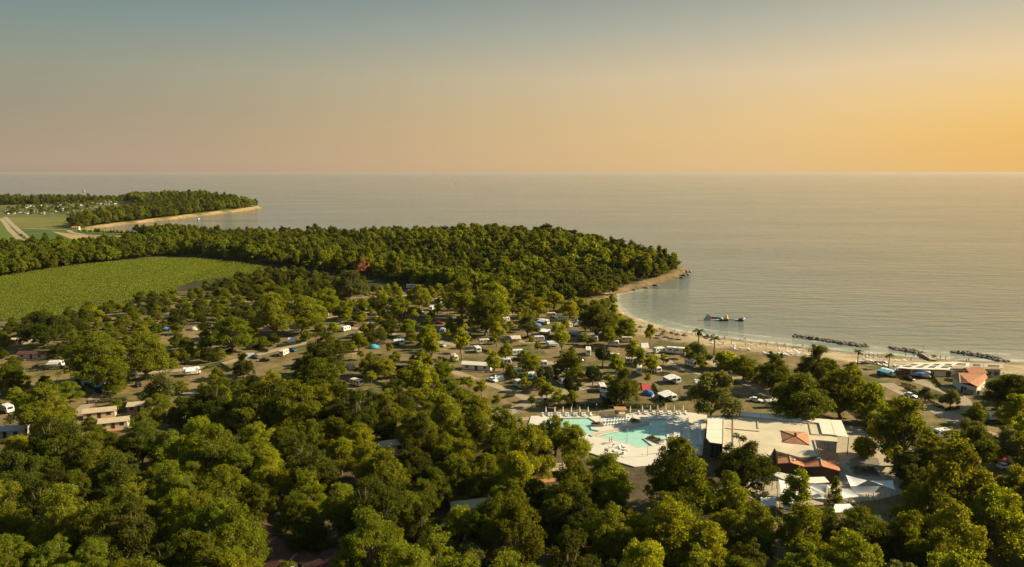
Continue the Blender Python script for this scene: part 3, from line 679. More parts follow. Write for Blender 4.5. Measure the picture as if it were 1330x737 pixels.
def planter(a, b_, z, seed, hw, label):
    a, b_ = Vector((*a, 0)), Vector((*b_, 0)); c = (a + b_) / 2; d = b_ - a
    return place('planter%d' % seed, make_planter(seed, d.length/2, hw), (c.x, c.y, z), math.atan2(d.y, d.x), 1, label, 'planter')
planter(zoomA(828, 280), zoomA(922, 322), DZ, 1, 1.1, 'stone planter with low shrubs on the point of deck in the pool')
planter(zoomA(395, 190), zoomA(480, 188), DZ, 2, 1.2, 'stone planter beside the smaller pool')
planter(zoomA(690, 165), zoomA(748, 160), DZ, 3, 1.2, 'stone planter at the head of the wall between the pools')
# pool bar
def gable(mb, x0, x1, y0, y1, z0, z1, ov=.3, th=.18):
    ym = (y0 + y1) / 2
    for s_ in (-1, 1):
        ye = ym + s_ * ((y1 - y0) / 2 + ov); ze = z0 - ov * (z1 - z0) / ((y1 - y0) / 2)
        q = [(x0-ov, ym, z1), (x1+ov, ym, z1), (x1+ov, ye, ze), (x0-ov, ye, ze)]
        if s_ > 0: q = q[::-1]
        mb.add(q[::-1] + [(x, y, z - th) for x, y, z in q[::-1]], [(0,1,2,3),(7,6,5,4),(0,4,5,1),(1,5,6,2),(2,6,7,3),(3,7,4,0)])
    return mb
p = zoomA(610, 118); r = empty('pool_bar', (p[0], p[1], DZ), R(-3)); tag(r, 'small pool bar with an orange boarded roof at the back of the deck', 'bar')
MB().box(-1.7, 1.7, -1.2, 1.6, 0, 1.0).build('counter', M['wall_beige'], r)
mb = MB()
for x in (-1.6, 1.6):
    for y in (-1.1, 1.5): MB().box(x-.07, x+.07, y-.07, y+.07, 1.0, 2.4).build('post', M['darkmetal'], r)
MB().box(-1.5, 1.5, 1.3, 1.5, 1.0, 2.35).build('back_wall', M['wall_white'], r)
mb = MB().box(-2, 2, -1.6, 1.9, 2.4, 2.52); mb.build('roof', M['wood'], r)
MB().box(-1.2, 1.2, -1.24, -1.2, .2, .85).build('panel', M['cream'], r)
tag(MB().beam((*zoomA(442, 108), DZ+.55), (*zoomA(575, 96), DZ+.55), .3, 1.1).build('screen_wall', M['wall_beige']), 'low beige screen wall beside the pool bar', 'wall')
def make_lamp():
    r = empty('lamp_post'); MB().tube([(0,0,0),(0,0,3.8)], [.06,.04], 6).build('pole', M['darkmetal'], r); MB().lathe([(.05,3.8),(.18,3.95),(.16,4.15),(.03,4.22)], 8).build('lamp_head', M['grey'], r); return r
for x, y in [(766,165),(829,275),(660,322),(815,420),(962,398),(430,120),(458,170)]:
    p = zoomA(x, y); place('lamp', make_lamp, (*p, DZ), 0, 1, 'thin dark lamp post on the pool deck', 'lamp post', 'lamp posts on the pool deck')
for x, y in [(738,80),(893,72),(172,72),(1000,545)]:
    p = zoomA(x, y, GZ); place('lamp', make_lamp, (*p, GZ), 0, (1, 1, 1.3), 'tall lamp post in front of the hedge behind the pools', 'lamp post', 'lamp posts by the pool hedge')
for k, (x, y) in enumerate([(300,285),(330,330)]): pass
for px, py in [(834,534),(853,534),(874,534),(887,536),(720,538),(741,538),(763,540),(806,536),(822,565),(850,560),(800,570),(879,560),(891,562),(906,562),(895,585),(860,590),(830,590),(780,575),(805,582),(870,550),(740,545),(760,547)]: keep_clear(px, py, 3)

# ------------------------------------------------------------------ main building
ZR = GZ + 5.0
def zoomB(x, y, z): return G(900 + x / 6.045, 525 + y / 6.045, z)
bld = empty('restaurant_building', (85, 190, GZ)); tag(bld, 'large flat roofed beige building with a red pyramid roof light and red front roofs', 'building')
bo = Vector((85, 190, GZ))
def bl(x, y, z): return tuple(zoomB(x, y, z) - bo)
roof = [bl(*p, ZR) for p in [(243,88),(500,106),(905,150),(990,152),(1012,240),(1132,250),(1136,296),(950,280),(985,406),(840,420),(660,372),(640,345),(560,420),(236,420)]]
mb = MB().prism([p[:2] for p in roof], ZR - GZ - .35, ZR - GZ); mb.build('roof', M['roof_flat'], bld)
inner = [(p[0]*.985 + (-.0), p[1]*.985) for p in roof]
mb = MB(); mb.prism([p[:2] for p in inner], 0, ZR - GZ - .36); mb.build('wall', M['wall_beige'], bld)
for a, c in [((243,88),(500,106)),((500,106),(905,150)),((905,150),(990,152)),((990,152),(1012,240)),((1012,240),(1132,250)),((985,406),(950,280)),((236,420),(243,88)),((985,406),(840,420)),((840,420),(660,372))]:
    MB().beam(bl(*a, ZR+.16), bl(*c, ZR+.16), .35, .32).build('parapet', M['wall_beige'], bld)
for a, c in [((318,92),(318,330)),((250,190),(520,214)),((506,106),(512,192)),((912,152),(930,235)),((925,237),(1015,243))]:
    MB().beam(bl(*a, ZR+.1), bl(*c, ZR+.1), .4, .22).build('roof_kerb', M['roof_tan'], bld)
pb = [bl(*p, ZR+.1) for p in [(690,206),(900,222),(918,322),(708,302)]]; ap = bl(806, 248, ZR+1.5); ap = (ap[0], ap[1], ZR+1.5-GZ)
for i in range(4): MB().add([pb[i], pb[(i+1) % 4], ap], [(2,1,0)] if False else [(0,1,2)]).build('roof_slope', M['tile'], bld)
mb = MB()
for i in range(4): MB().beam(pb[i], ap, .22, .12).build('ridge', M['roof_tan'], bld)
MB().lathe([(.35,0),(.4,.5),(.5,.55),(.1,.9)], 8, ap).build('vent', M['darkmetal'], bld)
ZC = ZR + .4
segs = [((365,56),(530,70)),((530,70),(710,90)),((710,90),(893,108)),((893,108),(1078,122)),((1078,122),(1165,126))]
back = [(366,92),(500,106),(700,128),(900,148),(1010,238),(1140,250)]
back = [((366,90),(532,106)),((532,106),(712,124)),((712,124),(893,142)),((893,134),(990,150),(1015,236),(1115,244)),((1120,246),(1222,262))]
def canopy(pts, z0, mat, name='canopy', th=.12, parent=bld, rise=0):
    mb = MB(); vs = [Vector(p) for p in pts]; n_ = len(vs)
    mb.prism([(v_.x, v_.y) for v_ in vs], z0 - th, z0); return mb.build(name, M[mat], parent)
for k, (a, c) in enumerate(segs):
    q = back[k]; pts = [bl(*a, ZC), bl(*c, ZC)] + [bl(*p, ZC) for p in q[::-1]]
    cx = sum(p[0] for p in pts) / len(pts); cy = sum(p[1] for p in pts) / len(pts)
    canopy([(cx + (p[0]-cx)*.985, cy + (p[1]-cy)*.985) for p in pts], ZC - GZ + .06 * (k % 2), 'membrane')
left = [((115,90),(241,90)),((112,140),(240,145)),((108,200),(239,202)),((103,262),(237,262)),((132,300),(236,314))]
for (a, c), (d, e) in zip(left, left[1:]):
    pts = [bl(*a, ZR+.2), bl(*c, ZR+.2), bl(*e, ZR+.2), bl(*d, ZR+.2)]; cx = sum(p[0] for p in pts)/4; cy = sum(p[1] for p in pts)/4
    canopy([(cx + (p[0]-cx)*.985, cy + (p[1]-cy)*.985) for p in pts], ZR - GZ + .2, 'membrane')
mb = MB()
for x, y in [(365,56),(530,70),(710,90),(893,108),(1078,122),(1165,126),(1220,260)]:
    p = bl(x, y, ZC); MB().box(p[0]-.08, p[0]+.08, p[1]-.25, p[1]-.09, 0, ZC-GZ-.13).build('canopy_post', M['darkmetal'], bld)
for x, y in [(115,90),(103,262),(134,298),(170,305)]:
    p = bl(x, y, ZR+.2); MB().box(p[0]+.02, p[0]+.18, p[1]-.2, p[1]-.04, 0, ZR-GZ+.07).build('canopy_post', M['darkmetal'], bld)
# glazed front under the left canopy
a, c = bl(135, 296, ZR), bl(236, 312, ZR); 
for i in range(5):
    p0 = Vector(a).lerp(Vector(c), i/5 + .01); p1 = Vector(a).lerp(Vector(c), (i+1)/5 - .01); MB().beam((p0.x, p0.y+.6, 2.2), (p1.x, p1.y+.6, 2.2), .1, 4.0).build('glazing', M['glass'], bld)
# red front roofs: two low gables in a row with a hipped end
ZE, ZT = GZ + 3.7, GZ + 4.9
fr_ = [((668,466), ZE+.4), ((770,460), ZT), ((877,492), ZE), ((1015,487), ZT), ((1156,526), ZE)]
bk_ = [((665,388), ZE+.4), ((755,386), ZT), ((868,424), ZE), ((985,348), ZT), ((1142,386), ZE)]
fw = [bl(*p, z) for p, z in fr_]; bw = [bl(*p, z) for p, z in bk_]
for i in range(4):
    q = [fw[i], fw[i+1], bw[i+1], bw[i]]; mb = MB(); mb.add(q + [(x, y, z-.2) for x, y, z in q], [(0,1,2,3),(7,6,5,4),(0,4,5,1),(1,5,6,2),(2,6,7,3),(3,7,4,0)]); mb.build('roof_slope', M['tile'], bld)
mb = MB()
for i in (1, 3): MB().beam((fw[i][0], fw[i][1], fw[i][2]+.06), (bw[i][0], bw[i][1], bw[i][2]+.06), .25, .14).build('ridge', M['roof_tan'], bld)
q0, q1 = Vector(fw[3]).lerp(Vector(bw[3]), .5), Vector(fw[4]).lerp(Vector(bw[4]), .5); mb.beam(q0 + Vector((0,0,.06)), q1 + Vector((0,0,.06)), .12, .1)
mb.build('ridge', M['roof_tan'], bld)
for i in range(4):
    a, c = fw[i], fw[i+1]; k_ = 6
    for j in range(k_):
        p0 = Vector(a).lerp(Vector(c), j/k_ + .004); p1 = Vector(a).lerp(Vector(c), (j+1)/k_ - .004)
        MB().add([(p0.x, p0.y+.25, -.0), (p1.x, p1.y+.25, -.0), (p1.x, p1.y+.25, p1.z-.22), (p0.x, p0.y+.25, p0.z-.22), (p0.x, p0.y+.37, 0), (p1.x, p1.y+.37, 0), (p1.x, p1.y+.37, p1.z-.22), (p0.x, p0.y+.37, p0.z-.22)], [(0,1,2,3),(5,4,7,6),(1,5,6,2),(4,0,3,7),(3,2,6,7)]).build('wall_panel', M['wall_brown'], bld)
a, c = fw[4], bw[4]; MB().beam((a[0]-.3, a[1]+.4, 1.75), (c[0]-.3, c[1], 1.75), .15, 3.4).build('side_wall', M['wall_brown'], bld)
for x, y in [(795,438),(982,426)]:
    p = bl(x, y, ZT); MB().lathe([(.25,-.5),(.25,.1),(.38,.14),(.05,.35)], 8, (p[0], p[1], ZT-GZ)).build('vent', M['white'], bld)
a = bl(1020, 330, GZ + 3); tag(MB().box(0,0,0,0,0,0).build('x', M['glass']), None) if False else None
for k in range(5):
    p0, p1 = bl(965 + k*26, 292 + k*4, GZ+4.0), bl(985 + k*24, 345 + k*6, GZ+4.0); MB().beam(p0, p1, .15, .2).build('pergola_beam', M['darkmetal'], bld)
for px, py in [(918,541),(930,560),(938,575),(960,536),(985,545),(1010,548),(1035,555),(1060,560),(1085,560),(1100,565),(1095,575),(1030,568),(1062,585),(1020,595),(1045,602),(1085,610),(1012,605),(1040,614),(1090,590),(1005,575),(1060,615)]: keep_clear(px, py, 3)
sheet('plaza', [tuple(G(x, y)[:2]) for x, y in [(1040,560),(1100,553),(1118,556),(1148,585),(1175,615),(1180,640),(1140,650),(1090,655),(1000,660),(960,640),(985,600),(1050,610)]], 'plaza')
sheet('plaza', [tuple(G(x, y)[:2]) for x, y in [(1098,603),(1106,596),(1125,592),(1140,596),(1143,604),(1130,610),(1108,610)]], 'darkpave')
planter(G(1107, 613)[:2], G(1140, 615)[:2], GZ + .02, 4, 2.4, 'low stone bed of green plants on the paved square')
tree('shrub', G(1122, 593), 2.4, 'round green bush on its own in the paved square', cat='bush')
keep_clear(1122, 590, 8); keep_clear(1120, 612, 10); keep_clear(1125, 575, 5); keep_clear(1150,600,5)

# ------------------------------------------------------------------ shade sails over the terrace in front
def zoomS(x, y, z): return G(960 + x / 5.783, 590 + y / 5.783, z)
def sailmesh(pts, sag=.35, k=7):
    pts = [Vector(p) for p in pts]; mb = MB()
    if len(pts) == 3: pts = [pts[0], pts[1], pts[2], (pts[2] + pts[0]) / 2]
    vs = []
    for i in range(k+1):
        for j in range(k+1):
            u, v_ = i/k, j/k; p = (pts[0].lerp(pts[1], u)).lerp(pts[3].lerp(pts[2], u), v_)
            c = sum(pts, Vector()) / 4; e = min(u, 1-u, v_, 1-v_); s_ = 16*u*(1-u)*v_*(1-v_)
            p = p.lerp(c, .05 * (1 - s_) * (1 if e == 0 and 0 < u + v_ < 2 else 0) * 4 * max(u*(1-u), v_*(1-v_))); vs.append(p - Vector((0,0,sag * s_)))
    fs = [(i*(k+1)+j, (i+1)*(k+1)+j, (i+1)*(k+1)+j+1, i*(k+1)+j+1) for i in range(k) for j in range(k)]
    return mb.add(vs, fs)
sails = [([(295,190,5.5),(500,236,4.5),(655,335,4.6),(310,300,4.2)], 'white shade sail over the terrace with its high corner by the curved canopy'),
 ([(490,228,5.2),(650,222,5.6),(658,310,3.8)], 'small triangular grey white shade sail beside the conifer'),
 ([(800,156,5.6),(965,198,4.6),(845,262,3.6)], 'pointed white shade sail with its tip towards the stone bed'),
 ([(835,240,5.2),(1065,240,5.0),(1010,300,3.4),(850,300,3.4)], 'broad bright shade sail in the middle of the right hand group'),
 ([(980,200,4.6),(1155,198,5.4),(1175,270,4.2)], 'pale bluish shade sail beside the paved square'),
 ([(655,235,5.2),(830,268,4.6),(905,318,3.8),(770,335,3.8)], 'cream shade sail linking the two groups of sails'),
 ([(720,375,5.0),(830,372,4.4),(910,440,4.4),(685,440,3.8)], 'blue white shade sail low in the trees below the conifer'),
 ([(160,325,4.0),(280,322,4.0),(285,380,3.6),(150,400,3.6)], 'flat grey awning sheet among the trees left of the sails'),
 ([(1025,455,4.6),(1060,470,4.2),(1095,500,4.0),(1040,495,4.0)], 'scrap of white sail deep among the trees'),
 ([(320,300,4.4),(480,300,4.2),(480,380,3.6),(330,420,3.6)], 'pale shade sail hanging nearly upright behind the thin tree')]
for q, lab in sails:
    r0 = empty('shade_sail', G(960 + q[0][0]/5.783, 590 + q[0][1]/5.783, GZ + q[0][2])); r0.location.z = GZ; o = Vector(r0.location)
    pts = [zoomS(x, y, GZ + z) - o for x, y, z in q]
    sailmesh(pts).build('cloth', M['sail'], r0, True)
    for p in pts: MB().tube([(p.x, p.y, 0), (p.x, p.y, p.z + .15)], [.09, .06], 6).build('mast', M['metal'], r0)
    tag(r0, lab, 'shade sail')
# curved white canopy
top = [zoomS(x, y, GZ + 4.4) for x, y in [(255,155),(330,188),(460,214),(560,220),(680,212)]]; bot = [zoomS(x, y, GZ + 4.4) for x, y in [(290,142),(365,160),(440,175),(545,183),(640,180)]]
o = Vector((top[0].x, top[0].y, GZ)); r0 = empty('curved_canopy', o); tag(r0, 'curved white canopy roof in front of the dark boarded wall', 'canopy')
mb = MB(); k = len(top); vs = [p - o for p in top] + [p - o + Vector((0,0,.35)) for p in bot] + [p - o - Vector((0,0,.15)) for p in top] + [p - o + Vector((0,0,.2)) for p in bot]
fs = []
for i in range(k-1): fs += [(i, i+1, k+i+1, k+i), (2*k+i+1, 2*k+i, 3*k+i, 3*k+i+1), (i, 2*k+i, 2*k+i+1, i+1), (k+i+1, 3*k+i+1, 3*k+i, k+i)]
fs += [(0, k, 3*k, 2*k), (k-1, 3*k-1, 4*k-1, 2*k-1)]
mb.add(vs, fs).build('roof', M['membrane'], r0)
for p in top + bot[::2]: MB().tube([(p.x-o.x, p.y-o.y+.1, 0), (p.x-o.x, p.y-o.y+.1, 4.3)], .07, 6).build('post', M['darkmetal'], r0)
for px, py in [(1010,622),(1040,627),(1070,628),(1020,637),(1055,637),(1072,635),(1105,625),(1115,635),(1130,637),(1150,632),(1100,645),(1090,660),(1030,650)]: keep_clear(px, py, 3)

# ------------------------------------------------------------------ beach restaurant and red roofed house
def zoomR(x, y, z): return G(1110 + x / 6.045, 440 + y / 6.045, z)
Zb = GZ + 3.6
p0 = zoomR(500, 215, Zb); r0 = empty('beach_restaurant', (p0.x, p0.y, GZ)); o = Vector(r0.location); tag(r0, 'long low beach restaurant with pale slatted roofs and dark roof panes', 'restaurant')
def rl(x, y, z): return zoomR(x, y, z) - o
secs = [[(320,228),(480,188),(560,190),(425,238)], [(430,238),(565,190),(640,186),(520,240)], [(525,240),(645,186),(720,184),(625,243)], [(630,243),(725,184),(800,182),(742,246)],
        [(745,214),(800,184),(905,190),(900,222)], [(905,222),(910,190),(1010,196),(1010,228)], [(1015,228),(1015,196),(1170,204),(1165,236)]]
for k, q in enumerate(secs):
    zz = Zb + (.0 if k < 4 else .5); pts = [rl(x, y, zz) for x, y in q]; c = sum(pts, Vector()) / 4; pts = [c + (p - c) * .97 for p in pts]
    MB().prism([(p.x, p.y) for p in pts], zz - GZ - .15, zz - GZ).build('roof_panel', M['membrane'] if k < 5 else M['roof_tan'], r0)
    for u in (.3, .62):
        a = pts[0].lerp(pts[3], .2).lerp(pts[1].lerp(pts[2], .2), u - .1); b1 = pts[0].lerp(pts[3], .8).lerp(pts[1].lerp(pts[2], .8), u - .1)
        c1 = pts[0].lerp(pts[3], .8).lerp(pts[1].lerp(pts[2], .8), u + .12); d1 = pts[0].lerp(pts[3], .2).lerp(pts[1].lerp(pts[2], .2), u + .12)
        MB().prism([(p.x, p.y) for p in (a, b1, c1, d1)], zz - GZ + .01, zz - GZ + .06).build('roof_pane', M['solar'], r0)
mb = MB()
for x, y in [(330,230),(425,238),(525,240),(625,243),(740,246)]:
    p = rl(x, y, Zb); MB().box(p.x-.1, p.x+.1, p.y+.1, p.y+.3, 0, Zb-GZ-.16).build('post', M['darkmetal'], r0)
a, c = rl(760, 232, Zb), rl(1160, 240, Zb); MB().beam((a.x, a.y+1, 1.6), (c.x, c.y+1, 1.6), .3, 3.2).build('wall', M['wall_beige'], r0)
a, c = rl(340, 215, Zb), rl(740, 225, Zb); MB().beam((a.x, a.y+1.5, 1.1), (c.x, c.y+1.5, 1.1), .3, 2.2).build('wall', M['wood'], r0)
for i in range(7):
    p = Vector(rl(790, 232, Zb)).lerp(Vector(rl(1130, 240, Zb)), i/6); MB().box(p.x-.7, p.x+.7, p.y+.72, p.y+.84, .9, 2.3).build('window', M['glass'], r0)
p = rl(940, 235, GZ+4.6); 
mb = MB(); gable(mb, p.x-3.2, p.x+3.2, p.y-2.5, p.y+2.5, 3.7, 4.9); mb.build('tiled_roof', M['tile'], r0)
for px, py in [(1170,474),(1195,476),(1215,476),(1230,478),(1250,475),(1270,476),(1290,477),(1185,472),(1225,470),(1155,485),(1200,486),(1195,494),(1181,493),(1240,487),(1250,490),(1260,492),(1270,490),(1278,488),(1262,500),(1245,498),(1150,470),(1165,465),(1200,463),(1225,487)]: keep_clear(px, py, 3)
# house
Zh = GZ + 3.4
A = zoomR(820, 350, Zh); r0 = empty('red_roofed_house', (A.x, A.y, GZ)); o = Vector(r0.location); tag(r0, 'white walled house with a folded red tiled roof beside the beach restaurant', 'house')
def hl(x, y, z): return zoomR(x, y, z) - o
ZH2 = GZ + 5.0
pA, pB, pC, pD, pE, pF, pG_ = hl(758,287,Zh), hl(820,268,ZH2), hl(1030,276,ZH2), hl(1045,305,Zh), hl(970,380,Zh), hl(905,347,ZH2-.6), hl(828,346,Zh)
def slope(q, name='roof_slope', mat='tile'):
    q = [tuple(p) for p in q]; n_ = len(q); MB().add(q + [(x, y, z-.18) for x, y, z in q], [tuple(range(n_)), tuple(range(n_, 2*n_))[::-1]] + [(i, n_+i, n_+(i+1) % n_, (i+1) % n_) for i in range(n_)]).build(name, M[mat], r0)
slope([pA, pG_, pB]); slope([pG_, pF, pC, pB]); slope([pF, pE, pD, pC])
for a, c in ((pB, pC), (pC, pF), (pB, pG_)): MB().beam(a, c, .24, .14).build('ridge', M['roof_tan'], r0)
base = [pA, pG_, pF, pE, pD, pC, pB]; c = sum(base, Vector()) / 7
MB().prism([((c + (p - c) * .88).x, (c + (p - c) * .88).y) for p in base], 0, Zh - GZ - .4).build('wall', M['wall_white'], r0)
for u in (.25, .6):
    p = pG_.lerp(pF, u); p = c + (p - c) * .88; MB().box(p.x-.6, p.x+.6, p.y-.25, p.y+.1, 0 if u < .5 else .9, 2.1).build('door' if u < .5 else 'window', M['glass'], r0)
a, b_ = G(1250, 512), G(1272, 513)
tag(MB().beam((a.x, a.y, GZ+.8), (b_.x, b_.y, GZ+.8), .4, 1.6).build('stone_wall', M['stone']), 'stone garden wall below the red tiled house', 'wall')
a, b_ = G(1274, 508), G(1296, 523)
r0 = empty('white_fence', a); d = b_ - a; tag(r0, 'white picket fence under the dark trees beside the house', 'fence')
for i in range(14):
    p = d * (i / 13); MB().box(p.x-.12, p.x+.12, p.y-.04, p.y+.04, 0, 2.0).build('slat', M['white'], r0)
MB().beam((0, .1, .5), (d.x, d.y+.1, .5), .06, .12).build('rail', M['white'], r0)
a, b_ = G(1212, 487), G(1232, 488)
r0 = empty('service_shed', ((a+b_)/2)); tag(r0, 'low white service block with a dark doorway beside the red roofed house', 'shed')
MB().box(-4.5, 4.5, -2, 2, 0, 2.3).build('wall', M['wall_white'], r0); MB().box(-4.8, 4.8, -2.3, 2.3, 2.3, 2.5).build('roof', M['roof_tan'], r0); MB().box(.6, 2.6, -2.06, -2.0, 0, 2.1).build('door', M['darkmetal'], r0)

# ------------------------------------------------------------------ caravans, cars, tents
def prof_caravan(Ln, h=2.55, z0=.45):
    a = Ln / 2
    return [(-a+.05, z0), (a-.15, z0), (a, z0+.5), (a-.05, z0+1.1), (a-.35, h-.12), (a-.75, h), (-a+.35, h), (-a+.08, h-.25), (-a, h-.7)]
def make_caravan(Ln=5.6, mat='white', awn=None, stripe='stripe'):
    def mk():
        r = empty('caravan'); w_ = 1.12
        MB().side(prof_caravan(Ln), -w_, w_, .05).build('body', M[mat], r)
        for s_ in (-1, 1):
            for x0, x1 in ((-Ln*.38, -Ln*.18), (-Ln*.06, Ln*.1), (Ln*.2, Ln*.38)):
                y = s_ * (w_ + .012); MB().box(x0, x1, min(y, y-.03*s_), max(y, y-.03*s_), 1.45, 2.05).build('window', M['glass'], r)
            y = s_ * (w_ + .008); MB().box(-Ln*.46, Ln*.46, min(y, y-.02*s_), max(y, y-.02*s_), 1.08, 1.2).build('stripe', M[stripe], r)
            MB().wheel(-.1, s_*(w_-.1), .34, .34, .2).build('wheel', M['rubber'], r)
        MB().box(-Ln/2-.012, -Ln/2+.1, -.75, .75, 1.4, 1.95).build('window', M['glass'], r)
        MB().add([(Ln/2-.06,-.8,1.5),(Ln/2-.06,.8,1.5),(Ln/2-.3,.8,2.25),(Ln/2-.3,-.8,2.25),(Ln/2+.02,-.8,1.55),(Ln/2+.02,.8,1.55),(Ln/2-.25,.8,2.28),(Ln/2-.25,-.8,2.28)], [(4,5,6,7),(0,4,7,3),(1,2,6,5),(3,7,6,2)]).build('window', M['glass'], r)
        MB().box(.25, .8, -w_-.02, -w_+.01, .5, 1.4).build('door', M['cream' if mat == 'white' else 'white'], r)
        for x in (-Ln*.22, Ln*.18): MB().box(x-.35, x+.35, -.3, .3, 2.54, 2.64).build('roof_hatch', M['grey'], r)
        MB().beam((Ln/2-.2, 0, .45), (Ln/2+1.1, 0, .42), .12, .1).build('drawbar', M['metal'], r)
        if awn:
            d = 2.6; x0, x1 = -Ln*.4, Ln*.42; y = -w_ - .02
            aw = MB().add([(x0,y,2.5),(x1,y,2.5),(x1,y-d,2.05),(x0,y-d,2.05),(x0,y,2.46),(x1,y,2.46),(x1,y-d,2.01),(x0,y-d,2.01)], [(3,2,1,0),(4,5,6,7),(3,7,6,2),(0,4,7,3),(1,2,6,5)]).build('awning', M[awn], r)
            MB().add([(x0,y,.05),(x0,y-d,.05),(x0,y-d,2.0),(x0,y,2.44)], [(0,1,2,3)]).build('side_cloth', M[awn], aw)
            for x in (x0+.05, (x0+x1)/2, x1-.05): MB().tube([(x, y-d+.05, 0), (x, y-d+.05, 2.02)], .03, 5).build('pole', M['metal'], aw)
        return r
    return mk
def make_motorhome(Ln=6.6, awn=None):
    def mk():
        r = empty('motorhome'); a = Ln/2; w_ = 1.12
        MB().side([(-a,.5),(a-1.2,.5),(a-.95,.9),(a-.95,1.9),(a-.35,2.15),(a-.3,2.6),(a-.8,2.95),(-a+.2,2.95),(-a,2.7)], -w_, w_, .04).build('body', M['white'], r)
        MB().side([(a-1.3,.5),(a,.5),(a+.05,1.05),(a-.45,1.2),(a-.9,1.95),(a-1.3,1.95)], -1.0, 1.0, .04).build('cab', M['white'], r)
        MB().add([(a-.4,-.85,1.23),(a-.4,.85,1.23),(a-.84,.8,1.92),(a-.84,-.8,1.92)], [(0,1,2,3)]).build('windscreen', M['glass'], r)
        for s_ in (-1, 1):
            y = s_*(w_+.012)
            for x0, x1 in ((-a*.8, -a*.45), (-a*.1, a*.25)): MB().box(x0, x1, min(y,y-.03*s_), max(y,y-.03*s_), 1.6, 2.2).build('window', M['glass'], r)
            y = s_*1.015; MB().box(a-1.15, a-.75, min(y,y-.03*s_), max(y,y-.03*s_), 1.2, 1.75).build('window', M['glass'], r)
            for x in (-a*.5, a-.75): MB().wheel(x, s_*.92, .36, .36, .22).build('wheel', M['rubber'], r)
        MB().box(-a-.012, -a+.02, -.6, .6, 1.7, 2.3).build('window', M['glass'], r)
        MB().box(-a*.25, -a*.05, -w_-.02, -w_, .55, 2.3).build('door', M['grey'], r)
        for x in (-a*.4, a*.2): MB().box(x-.35, x+.35, -.35, .35, 2.95, 3.06).build('roof_hatch', M['grey'], r)
        if awn: 
            y = -w_-.02; aw = MB().add([(-a*.6,y,2.7),(a*.5,y,2.7),(a*.5,y-2.4,2.3),(-a*.6,y-2.4,2.3),(-a*.6,y,2.66),(a*.5,y,2.66),(a*.5,y-2.4,2.26),(-a*.6,y-2.4,2.26)], [(3,2,1,0),(4,5,6,7),(3,7,6,2),(0,4,7,3),(1,2,6,5)]).build('awning', M[awn], r)
            for x in (-a*.58, a*.48): MB().tube([(x, y-2.35, 0), (x, y-2.35, 2.28)], .03, 5).build('pole', M['metal'], aw)
        return r
    return mk
def make_car(paint, kind='car'):
    def mk():
        r = empty('parked_car'); hh = 1.45 if kind == 'car' else 1.72; a = 2.15
        MB().side([(-a,.32),(a,.32),(a+.05,.62),(a-.15,.82),(a-1.1,.95),(-a+.05,1.0),(-a-.03,.7)], -.88, .88, .05).build('body', M[paint], r)
        rear = -a+.25 if kind != 'car' else -a+.5
        MB().side([(a-1.35,.94),(a-1.95,hh-.05),(a-2.3,hh),(rear+.4,hh),(rear-.1,.97)], -.76, .76, .08).build('cabin', M['glass'], r)
        MB().side([(a-1.98,hh-.02),(a-2.3,hh+.02),(rear+.42,hh+.02),(rear+.36,hh-.03)], -.72, .72).build('roof', M[paint], r)
        for s_ in (-1, 1):
            for x in (-a+.75, a-.8): MB().wheel(x, s_*.8, .33, .33, .22).build('wheel', M['rubber'], r)
            MB().box(a-.12, a+.03, s_*.62-.16, s_*.62+.16, .64, .78).build('headlight', M['grey'], r)
        return r
    return mk
def make_dome(m1, m2):
    def mk():
        r = empty('dome_tent'); mb = MB(); n_ = 12
        prof = [(2.0,0),(1.9,.5),(1.6,1.05),(1.05,1.5),(.45,1.75),(.02,1.82)]
        mb.lathe(prof, n_); me_ = mb.build('canopy', M[m1], r, True); me_.scale = (1.25, .95, 1)
        MB().add([(1.5,-.9,0),(2.9,-.7,0),(2.9,.7,0),(1.5,.9,0),(1.5,0,1.55),(2.7,0,1.1)], [(0,1,5,4),(2,3,4,5),(1,2,5)]).build('porch', M[m2], r)
        return r
    return mk
def make_ridge(m1):
    def mk():
        r = empty('ridge_tent')
        MB().add([(-1.9,-1.4,0),(1.9,-1.4,0),(1.9,1.4,0),(-1.9,1.4,0),(-1.7,0,2.0),(1.7,0,2.0)], [(0,1,5,4),(2,3,4,5)]).build('fly_sheet', M[m1], r)
        MB().add([(-1.85,-1.3,0),(-1.85,1.3,0),(-1.67,0,1.9)], [(0,2,1)]).build('rear_panel', M[m1], r)
        for x in (-1.7, 1.7): MB().tube([(x,0,0),(x,0,2.02)], .03, 5).build('pole', M['metal'], r)
        return r
    return mk
def make_gazebo(m1):
    def mk():
        r = empty('pavilion_tent'); h = 1.5
        MB().add([(-h,-h,2.0),(h,-h,2.0),(h,h,2.0),(-h,h,2.0),(0,0,3.3),(-.5,-.5,2.5),(.5,-.5,2.5),(.5,.5,2.5),(-.5,.5,2.5)], [(0,1,6,5),(1,2,7,6),(2,3,8,7),(3,0,5,8),(5,6,4),(6,7,4),(7,8,4),(8,5,4)]).build('roof', M[m1], r)
        for x in (-1.45, 1.45):
            for y in (-1.45, 1.45): MB().tube([(x,y,0),(x,y,2.0)], .04, 5).build('pole', M['metal'], r)
        MB().add([(-1.5,1.45,0),(1.5,1.45,0),(1.5,1.45,1.98),(-1.5,1.45,1.98)], [(0,1,2,3)]).build('back_cloth', M[m1], r)
        return r
    return mk
